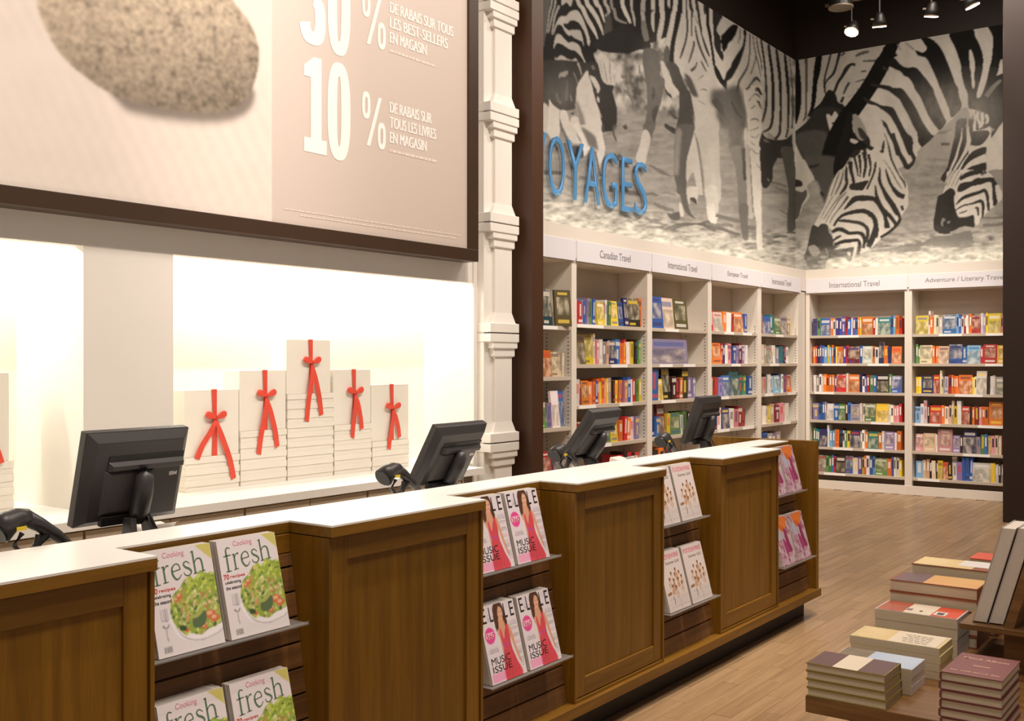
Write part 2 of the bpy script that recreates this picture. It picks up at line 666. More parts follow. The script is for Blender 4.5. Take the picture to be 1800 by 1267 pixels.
# ledge under the niches and the cabinets below it
lg = thing('back_counter_ledge', (2, 4.0, .86), 'long white ledge under the lit niches behind the tills', 'ledge')
MB().box(-3, 5.13, 3.97, YW, .86, .9).box(-3, 5.46, YW, 4.75, .86, .9).build('ledge_board', TOPW, lg)
for i in range(7):
    x0 = -.85 + i * .83
    lab = 'taupe base cabinet under the white ledge, %s from the pilaster' % ['seventh', 'sixth', 'fifth', 'fourth', 'third', 'second', 'first'][i]
    c = thing('base_cabinet', (x0 + .41, 4.2, 0), lab, 'cabinet', 'base cabinets behind the tills')
    MB().box(x0, x0 + .83, 4.01, 4.74, .08, .858).build('body', TAN, c)
    for k in (0, 1):
        d = MB().box(x0 + .006 + k * .411, x0 + .411 + k * .411, 3.99, 4.008, .1, .85).build('door', TAN, c)
        MB().box(x0 + (.37 if k == 0 else .44), x0 + (.39 if k == 0 else .46), 3.975, 3.99, .66, .8).build('handle', mat('steel', (.6, .58, .55), .3, 1.0), d)

# white moulded pilaster: stacked moulded sections
pil = empty('trim_1', (5.5, 4.15, 0))
pil['kind'] = 'structure'
def pil_section(z0, h=.706):
    def ring(d, xa, xb, z):
        return [(xa, YW - d, z), (xb, YW - d, z), (xb, YW + .02, z), (xa, YW + .02, z)]
    A = (5.335, 5.645)   # block
    B = (5.43, 5.612)    # shaft
    prof = [(.12, A, 0.0), (.12, A, .058), (.10, (5.385, 5.635), .062), (.085, B, .13), (.085, B, .545), (.098, (5.40, 5.626), .552),
            (.098, (5.40, 5.626), .60), (.112, (5.375, 5.638), .605), (.112, (5.375, 5.638), .642), (.12, A, .646), (.12, A, h - .008)]
    mb = MB()
    for (d, ab, z) in prof:
        mb.v += ring(d, ab[0], ab[1], z0 + z)
    n = len(prof)
    for i in range(n - 1):
        for j in range(4):
            a, b = i * 4 + j, i * 4 + (j + 1) % 4
            mb.f.append((a, b, b + 4, a + 4))
            mb.m.append(0)
    mb.f.append((3, 2, 1, 0)); mb.m.append(0)
    e = (n - 1) * 4
    mb.f.append((e, e + 1, e + 2, e + 3)); mb.m.append(0)
    return mb
MB().box(5.341, 5.640, YW - .06, YW - .002, 0, 6.3).build('backing_board', WHITE, pil)
for k in range(-1, 7):
    pil_section(1.03 + k * .706).build('moulded_block', WHITE, pil, bevel=.003)

# brown post ending the till wall
struct('wall_end_post', MB().box(5.69, 5.822, 4.01, 5.2, 0, 6.3), BROWN)
# wall behind bookcases and mural
YM, XM, ZM = 4.99, 12.83, 5.33
struct('wall_back', MB().box(5.7, 13.2, YM + .003, YM + .5, 2.6, 6.3).box(5.7, 13.2, 5.2, YM + .5, 0, 2.6), DARKB)
struct('wall_right', MB().box(XM + .003, XM + .5, -3, 5.2, 2.6, 6.3).box(XM + .16, XM + .5, -3, 5.2, 0, 2.6), DARKB)
# dark pillar on the right
struct('pillar', MB().box(11.02, 11.7, 1.3, 2.216, 0, 6.3), mat('pillar_paint', rgb(44, 26, 16), .5, var=.1, scale=2), bevel=.006)

# ================================================================== mural
S1 = 160 / 1689.
S2 = 130 / 1647.
S3 = 140 / 1689.
CR = {'L1': (950, 0, S1), 'L2': (1090, 0, S1), 'L3': (1240, 40, S1), 'L4': (950, 110, S1), 'L5': (1090, 110, S1), 'L6': (1240, 150, S1),
      'L7': (950, 220, S1), 'L8': (1090, 220, S1), 'L9': (1240, 260, S1), 'L11': (1090, 330, S1), 'L12': (1240, 360, S1),
      'R1': (1390, 80, S1), 'R2': (1540, 40, S1), 'R3': (1640, 30, S2), 'R0': (1390, 190, S1), 'R4': (1540, 150, S1), 'R5': (1630, 120, S3),
      'R6': (1400, 280, S1), 'R7': (1500, 240, S1), 'E1': (1630, 210, S3), 'R8': (1400, 370, S1), 'R9': (1540, 330, S1), 'E2': (1630, 300, S3), 'M': (0, 0, 1.0)}
K, WH = .02, .62
# each entry: crop, kind (p = patch, s = stripe), tone, numbers
ART_L = [
 # far zebra flank: dark base, then light stripes
 ('L1', 'p', .03, '40 -2500 3300 -2500 3300 400 2300 700 1700 970 1550 985 1400 945 1250 890 1160 840 1110 840 1040 960 990 1010 1050 1270 880 1500 700 1700 40 1700'),
 ('L1', 'p', .13, '30 -2500 200 -2500 180 200 100 640 40 640'),
 ('L1', 's', .42, '330 -2400 25 240 -800 25 215 0 25 165 250 20 115 620 14'), ('L1', 's', .42, '400 -2400 30 310 -800 30 280 0 30 225 250 28 150 610 18'),
 ('L1', 's', .4, '350 100 40 260 330 35 215 650 22'), ('L1', 'p', .5, '430 -1500 700 -1500 600 0 480 40 400 90 390 0'),
 ('L1', 'p', .55, '240 670 250 560 300 420 370 310 480 295 540 225 640 190 700 205 760 290 830 450 880 600 920 760 900 850 870 800 850 680 800 560 720 430 640 380 560 380 500 430 420 440 460 520 540 570 560 660 500 640 440 560 400 480 360 455 310 470 270 560'),
 ('L1', 'p', .5, '560 560 720 560 760 620 790 740 800 850 770 770 700 740 600 680 540 600'),
 ('L1', 'p', .55, '250 900 255 780 290 660 340 630 400 670 460 740 520 790 600 780 680 810 740 880 770 1000 830 1140 870 1267 840 1267 800 1120 720 1010 650 950 540 910 460 860 380 810 310 800 270 840'),
 ('L1', 'p', .5, '270 1060 300 1080 370 1030 450 1050 490 1090 600 1110 640 1070 690 1130 740 1267 700 1267 660 1190 580 1170 480 1200 380 1267 300 1260 280 1150'),
 ('L1', 's', .58, '300 -1900 60 500 -800 70 690 0 70 780 150 75 860 330 75 960 500 70 1020 620 45 1060 720 20 1100 830 14'),
 ('L1', 's', .58, '500 -1900 70 680 -800 75 850 0 75 930 150 80 1040 320 75 1120 500 50 1160 620 30 1180 720 20'),
 ('L1', 's', .58, '750 -1900 80 900 -700 90 1020 0 90 1100 130 60 1150 280 45 1195 420 25'),
 ('L1', 's', .45, '1000 -1900 70 1120 -700 60 1190 0 60 1240 120 60 1270 230 50 1200 300 30'),
 ('L1', 's', .28, '1250 -1500 60 1310 0 50 1370 170 50 1400 330 60 1500 400 40 1600 430 30'),
 ('L1', 'f', .09, '1210 330 1310 300 1320 760 1160 790'),
 ('L2', 'p', .035, '0 480 140 480 250 560 400 740 550 780 560 900 430 920 340 930 250 965 100 985 -300 960 -500 800'),
 ('L2', 's', .58, '0 -1900 70 20 -800 70 40 0 70 80 180 75 150 330 60 190 430 40'), ('L2', 's', .45, '210 -1900 50 210 0 40 230 200 40 260 350 45 275 480 25'),
 ('L2', 's', .4, '450 -1900 90 430 0 85 420 200 70 430 400 80'), ('L2', 's', .2, '430 380 80 460 600 110 500 760 90'),
 ('L2', 's', .5, '620 -1900 70 610 0 70 620 180 60 600 330 60 610 470 55 625 590 25'),
 ('L2', 's', .55, '760 -1900 100 770 0 95 790 250 85 770 450 90 730 650 90 710 760 50'), ('L2', 's', .5, '905 -1500 50 905 0 45 905 120 20'),
 ('L2', 's', .55, '1120 -1900 110 1040 0 100 1000 250 100 960 450 90 920 650 100 880 850 90 900 920 40'),
 # light haunch with thin dark stripes
 ('L2', 'p', .52, '1190 -2500 3200 -2500 3000 900 2250 900 1900 1500 1800 2600 1400 2600 1390 2200 1340 1900 1300 1700 1230 1500 1140 1400 1050 1180 1000 1050 1010 900 1030 750 1090 500 1140 250 1160 0'),
 ('L2', 's', .05, '1240 -1900 30 1235 0 25 1240 300 35 1250 520 35 1220 750 35 1150 980 40 1110 1090 15'),
 ('L2', 's', .05, '1260 -1500 50 1300 0 55 1335 180 50 1325 400 25 1325 600 22 1330 680 10'),
 ('L2', 's', .08, '1395 480 25 1410 600 30 1450 780 40 1520 980 40 1600 1150 25 1640 1240 12'), ('L2', 's', .08, '1370 760 35 1360 880 40 1310 1050 35 1270 1170 20'),
 ('L2', 's', .05, '1380 -1500 60 1420 0 60 1450 200 50 1480 430 45 1540 700 45 1600 900 45 1660 1050 25'),
 ('L2', 's', .04, '1500 -1200 70 1580 130 70 1620 400 60 1660 650 60 1740 950 45'), ('L2', 's', .1, '1430 1150 25 1390 1267 25 1320 1330 20'),
 ('L2', 's', .12, '1500 1130 25 1550 1230 30 1600 1330 20'), ('L2', 's', .2, '1370 280 10 1450 450 14'),
 # standing legs under the belly
 ('L5', 'p', .6, '740 0 830 0 900 220 970 380 1090 540 1080 600 960 650 900 560 830 450 800 250'),
 ('L5', 'p', .06, '820 440 880 540 950 600 960 660 920 640 850 570'), ('L5', 's', .1, '920 900 40 980 980 60 1060 1040 40'), ('L5', 'p', .07, '840 1120 900 1160 1030 1230 1040 1330 960 1300 830 1200'),
 ('L5', 's', .2, '300 600 30 400 680 40 470 760 30'), ('L5', 's', .22, '60 520 60 170 600 50 300 900 40'), ('L5', 's', .25, '350 50 30 370 200 40'), ('L5', 's', .22, '100 250 70 20 270 50'),
 ('L5', 's', .08, '90 1180 80 110 1240 60'),
 ('L2', 'p', .13, '430 930 600 900 700 960 720 1020 735 1267 450 1267'),
 ('L5', 'p', .13, '440 0 735 0 750 230 820 300 830 420 790 560 760 740 700 930 660 1080 630 1267 430 1267 470 1080 500 900 500 700 490 400'),
 ('L5', 'p', .05, '600 460 640 460 650 600 600 700 580 600'), ('L5', 'p', .05, '600 870 700 800 690 950 630 1100 590 980'),
 ('L2', 'p', .12, '850 850 920 920 960 1267 870 1267 800 1080'),
 ('L2', 's', .03, '1130 -1900 90 1110 0 80 1080 250 90 1030 550 85 980 800 85 960 1050 80 960 1300 80'),
 ('L5', 'p', .085, '870 0 1000 0 1090 100 1120 200 1200 400 1300 560 1330 700 1320 900 1350 1050 1370 1267 1060 1267 1080 1000 1100 700 1090 540 980 380 920 200'),
 ('L5', 'f', .1, '1200 200 1310 280 1400 480 1450 640 1330 600 1230 400'), ('L5', 's', .08, '1310 150 35 1420 50 30'), ('L5', 's', .2, '1450 310 12 1540 240 25'),
 ('L5', 's', .2, '1490 510 15 1560 490 30 1610 530 20'), ('L5', 's', .3, '1450 700 20 1580 780 20'),
 ('L8', 'p', .15, '430 0 640 0 600 180 580 300 560 200 510 90 450 70'),
 ('L8', 'p', .6, '460 80 520 110 560 220 550 350 500 550 450 720 290 640 370 350 410 150'),
 ('L8', 'p', .13, '1060 0 1370 0 1350 200 1290 430 1240 620 1220 900 1230 1267 1070 1267 1040 1100 1000 900 1000 400 1030 200'),
 ('L8', 'f', .28, '1030 150 1140 100 1100 600 1080 900 1000 850'),
 ('L8', 'p', .55, '1360 200 1400 170 1450 400 1500 700 1550 1000 1560 1267 1440 1267 1400 1050 1370 900 1320 900 1240 1050 1230 700 1290 450'),
 ('L8', 's', .25, '1390 150 25 1440 350 40 1490 700 30 1530 1000 40 1560 1267 40'),
 ('L8', 'p', .50, '1410 100 1800 0 1830 1267 1590 1267 1550 900 1510 600 1460 330'),
 ('L8', 'p', .2, '470 740 560 740 700 790 800 840 900 910 980 930 990 950 820 930 700 870 560 770'),
 # grazing head on the far left
 ('L4', 'p', .055, '-60 0 850 0 870 150 700 380 665 520 660 640 650 780 640 860 480 890 360 870 260 800 170 690 140 740 120 830 45 760 -60 700'),
 ('L4', 'p', .36, '340 300 350 210 430 170 510 155 490 230 430 270 380 260'), ('L4', 's', .3, '610 180 14 660 290 18 690 390 10'), ('L4', 's', .45, '690 0 40 730 100 30 765 240 14'),
 ('L4', 's', .12, '500 330 20 490 480 30 480 700 60'), ('L4', 's', .14, '300 560 40 330 700 60 400 760 60'), ('L4', 's', .22, '560 600 25 580 720 40'),
 ('L4', 'p', .6, '1050 0 1350 0 1340 250 1380 420 1240 410 1150 320 1090 150'), ('L4', 's', .3, '1170 0 14 1210 200 16 1240 380 12'), ('L4', 's', .3, '1290 0 18 1290 200 16 1310 380 12'),
 ('L4', 's', .35, '1110 0 12 1150 200 12'),
 ('L4', 'p', .055, '870 150 900 0 1050 0 1100 150 1140 320 1230 400 1360 430 1340 540 1380 700 1420 850 1420 1080 1390 1200 1340 1267 1150 1267 1130 1100 1090 1000 1140 1010 1080 850 1030 720 985 560 950 400'),
 ('L4', 'p', .65, '920 240 1010 280 1090 420 1100 500 1060 580 1040 500 980 400 930 300'), ('L4', 'p', .65, '1060 630 1090 660 1085 740 1050 700'), ('L4', 's', .2, '960 60 60 1000 130 50'),
 ('L4', 'p', .70, '870 150 900 250 950 400 985 560 1030 720 1080 850 1110 1000 1130 1267 770 1267 720 1100 690 960 650 800 670 620 665 520 700 390 780 260'),
 ('L4', 'f', .3, '670 700 720 780 800 1000 850 1267 770 1267 720 1100 690 960 650 800'),
 ('L4', 'p', .6, '45 770 150 860 150 1267 45 1267'), ('L4', 'p', .70, '160 690 200 740 260 810 350 880 355 1000 350 1267 140 1267 150 1000'),
 ('L4', 'p', .72, '370 900 480 900 530 1050 600 1267 440 1267 380 1100'), ('L4', 'p', .74, '560 1040 680 1000 720 1120 770 1267 600 1267'), ('L4', 's', .12, '590 920 70 600 970 60'), ('L4', 'p', .2, '360 1050 430 1267 360 1267'),
 ('L7', 'p', .70, '130 0 350 0 350 180 300 260 170 220'), ('L7', 'p', .7, '380 0 600 0 700 250 760 330 600 330 500 200'), ('L7', 'p', .2, '360 0 400 0 500 230 490 330 440 200'), ('L7', 'p', .8, '600 0 720 0 830 220 920 390 880 520 800 560 780 330'),
 ('L7', 'p', .12, '570 400 760 400 800 600 640 590'), ('L7', 's', .15, '300 400 60 310 480 50'),
 ('L7', 'p', .70, '740 0 1130 0 1150 180 1200 400 1190 520 1130 800 1130 940 1100 1000 1060 800 1020 600 1000 430 900 390 850 280 780 100'),
 ('L7', 'f', .2, '750 30 900 110 1010 200 1060 350 1060 480 1000 430 900 390 830 220'), ('L7', 's', .2, '1010 480 50 1060 700 40 1110 950 50'),
 ('L7', 's', .1, '1150 0 50 1160 140 40'), ('L7', 's', .12, '1390 0 70 1350 120 40 1410 300 30'), ('L7', 's', .13, '1350 540 80 1420 620 90 1480 540 60'), ('L7', 's', .1, '1550 0 80 1590 70 60'),
 ('L7', 's', .14, '60 880 90 220 880 80 400 890 70'), ('L7', 's', .2, '470 930 50 560 1000 50'), ('L7', 's', .2, '720 960 70 830 990 60'), ('L7', 's', .25, '250 1050 50 330 1130 40'),
 # chest and forelegs of the middle zebra
 ('L3', 'p', .56, '140 -300 3200 -300 1660 600 1660 2200 1400 2200 1100 2000 1040 2400 1000 2100 780 2100 700 1400 330 1300 150 800'),
 ('L3', 'p', .04, '140 -300 300 -300 300 0 220 80 230 170 280 260 290 500 330 560 330 700 290 680 170 450 150 200'),
 ('L3', 'p', .5, '250 20 330 -100 470 0 460 30 340 180 280 240 210 150'), ('L3', 'p', .02, '490 40 600 60 570 200 500 320 430 380 400 470 340 540 310 480 290 260 350 180'),
 ('L3', 'p', .03, '710 130 760 160 740 400 700 560 640 740 560 900 490 1020 400 1100 400 1240 340 1200 200 1000 150 800 180 780 260 900 340 1060 390 920 460 830 500 720 600 560 680 440 710 300'),
 ('L3', 's', .03, '40 -300 60 40 0 60 80 200 60 110 400 45 140 600 50 160 780 50'), ('L3', 's', .2, '640 100 25 640 270 30 600 390 12'),
 ('L3', 's', .07, '825 200 18 825 480 25 810 680 25 770 840 35 690 980 40 620 1100 40 600 1300 40'),
 ('L3', 's', .1, '880 230 15 910 480 18 940 600 20 900 780 22 840 950 22'), ('L3', 's', .1, '935 600 20 990 800 20 1030 1000 14'), ('L3', 's', .06, '945 280 15 980 500 22 1030 700 22 1050 900 15'),
 ('L3', 's', .04, '1030 300 35 1070 560 40 1100 800 40 1120 1050 40 1130 1290 42'), ('L3', 's', .3, '1130 430 10 1140 600 12'),
 ('L3', 's', .03, '1170 400 45 1200 650 55 1230 850 55 1250 1100 60 1250 1290 60'), ('L3', 's', .035, '1315 480 40 1350 750 60 1380 1000 60 1390 1290 52'),
 ('L3', 's', .03, '1470 560 40 1500 850 60 1520 1050 60 1535 1290 60'), ('L3', 's', .15, '1560 650 14 1590 900 20 1610 1290 20'),
 ('L3', 's', .08, '750 1250 25 850 1130 35 930 1030 60 980 1050 50 1020 1110 15'),
 ('L6', 'F', .12, '110 100 300 60 600 0 700 200 760 500 780 820 720 850 690 1000 740 1267 480 1267 430 950 390 640 330 790 200 580 190 420 100 340'),
 ('L6', 's', .07, '480 290 30 560 470 40 680 610 30'), ('L6', 's', .08, '600 0 40 590 130 30'), ('L6', 's', .09, '150 260 120 260 400 130 340 540 60'), ('L6', 's', .1, '640 700 100 700 760 100'),
 ('L6', 'p', .7, '740 60 1040 0 1050 300 1040 700 1030 1267 820 1267 790 850 770 500 720 250'),
 ('L6', 's', .07, '750 80 35 830 20 40'), ('L6', 's', .06, '930 110 30 970 60 60 1040 180 40'), ('L6', 's', .25, '800 300 15 900 170 20 960 170 40 1020 230 20'), ('L6', 's', .12, '950 300 25 990 310 40 1030 430 20'), ('L6', 's', .25, '840 440 20 890 400 25 920 370 20'),
 ('L6', 's', .25, '820 650 14 930 620 35 990 660 18'), ('L6', 's', .28, '800 840 14 920 810 18 990 770 25'), ('L6', 's', .3, '840 940 12 930 970 20 1000 900 18'), ('L6', 's', .3, '830 1040 10 940 1130 20 1020 1130 12'),
 ('L6', 's', .04, '1130 0 42 1130 350 45 1090 560 45 1050 690 30'), ('L6', 's', .03, '1250 0 60 1255 400 55 1240 650 50 1190 800 50 1060 870 25'), ('L6', 's', .035, '1390 0 52 1400 400 45 1390 700 45 1370 900 50 1290 1000 40'),
 ('L6', 's', .03, '1535 0 60 1540 400 45 1530 800 35 1490 970 35'), ('L6', 's', .08, '1610 0 20 1615 500 35 1610 800 30'),
 ('L6', 'p', .05, '1040 880 1110 960 1260 1010 1470 1000 1560 940 1700 860 1750 1300 1040 1300'), ('L6', 's', .16, '1080 1000 40 1180 1080 60 1230 1200 50'),
 ('L6', 'p', .62, '720 840 770 830 800 1267 740 1267'),
 ('L9', 'p', .52, '0 0 230 0 240 350 280 500 290 900 250 1030 170 1050 170 1267 50 1267 10 900'),
 ('L9', 'p', .22, '470 0 740 0 750 350 760 700 790 1267 640 1267 600 800 560 400'), ('L9', 's', .07, '700 0 70 720 300 60 730 600 60'),
 ('L9', 'p', .5, '740 0 820 0 840 500 870 900 900 1267 790 1267 770 700'), ('L9', 's', .2, '830 0 20 850 600 20 890 1200 25'),
 ('L9', 'p', .70, '840 0 1030 0 1030 400 1040 800 1030 1100 1010 1267 920 1267 880 900 850 400'), ('L9', 's', .3, '850 10 12 940 100 20 1020 90 12'), ('L9', 's', .3, '950 290 10 1000 370 20'),
 ('L9', 'p', .05, '1040 -60 1420 -60 1400 60 1380 120 1280 300 1250 400 1250 560 1220 640 1130 750 1050 700 1030 500'), ('L9', 's', .2, '1150 560 30 1180 620 30'),
 ('L9', 's', .2, '1220 640 40 1350 660 40 1500 720 40'), ('L9', 's', .22, '1300 730 50 1450 800 60 1540 860 40'), ('L9', 's', .2, '1380 1150 30 1540 1240 30'),
 ('L9', 'p', .6, '1620 -300 1740 -300 1740 400 1689 420 1640 200'), ('L9', 'p', .11, '1400 0 1620 0 1660 300 1700 480 1740 700 1740 1267 1560 1267 1540 800 1500 550 1440 250'),
 ('L11', 'p', .15, '850 740 1100 650 1450 650 1650 600 1760 640 1760 820 1500 700 1300 700 950 780'), ('L11', 'p', .12, '870 470 940 480 1090 450 1100 590 950 590'),
 ('L11', 'p', .14, '1060 0 1230 0 1250 250 1310 460 1390 560 1370 570 1230 470 1180 380 1100 100'), ('L11', 'p', .6, '1240 0 1440 0 1440 200 1420 300 1320 200 1290 200 1300 300 1260 250'), ('L11', 'p', .09, '1290 200 1370 180 1420 240 1410 300'),
 ('L11', 'p', .6, '1110 260 1170 400 1180 520 1130 530 1100 400'), ('L11', 'p', .6, '1570 0 1800 0 1800 640 1640 590 1610 300'),
 ('L11', 's', .16, '80 90 60 260 100 90 340 130 50'), ('L11', 's', .18, '470 120 40 600 110 50 700 150 30'), ('L11', 's', .25, '780 100 30 860 90 40 1040 140 30'), ('L11', 's', .2, '620 290 60 800 370 70 1000 420 60'), ('L11', 's', .18, '60 520 40 160 550 50 240 560 20'), ('L11', 's', .2, '110 610 30 220 640 30'), ('L11', 's', .22, '460 560 40 620 620 60 800 680 40'),
 ('L12', 'p', .68, '20 0 160 0 190 300 160 330 60 280'), ('L12', 's', .2, '190 190 60 400 250 80 640 310 60'), ('L12', 's', .17, '60 440 50 250 430 60 450 500 60 650 560 60'), ('L12', 's', .22, '0 340 60 200 380 50 420 370 60 520 400 40'), ('L12', 's', .3, '1050 250 90 1200 350 120 1300 430 100'), ('L12', 's', .2, '800 420 80 920 440 60'), ('L12', 's', .1, '1260 610 30 1400 580 30 1520 590 25'), ('L12', 's', .12, '1500 510 30 1720 520 40'), ('L12', 's', .2, '1230 550 25 1370 540 25'), ('L12', 's', .25, '1060 560 60 1220 620 80 1150 650 60'),
 ('L12', 'p', .17, '620 0 790 0 790 300 800 620 700 640 650 350'), ('L12', 'p', .70, '890 0 1030 0 1040 400 1060 800 960 800 940 300'), ('L12', 'p', .1, '1550 0 1740 0 1700 320 1640 480 1520 470'),
]
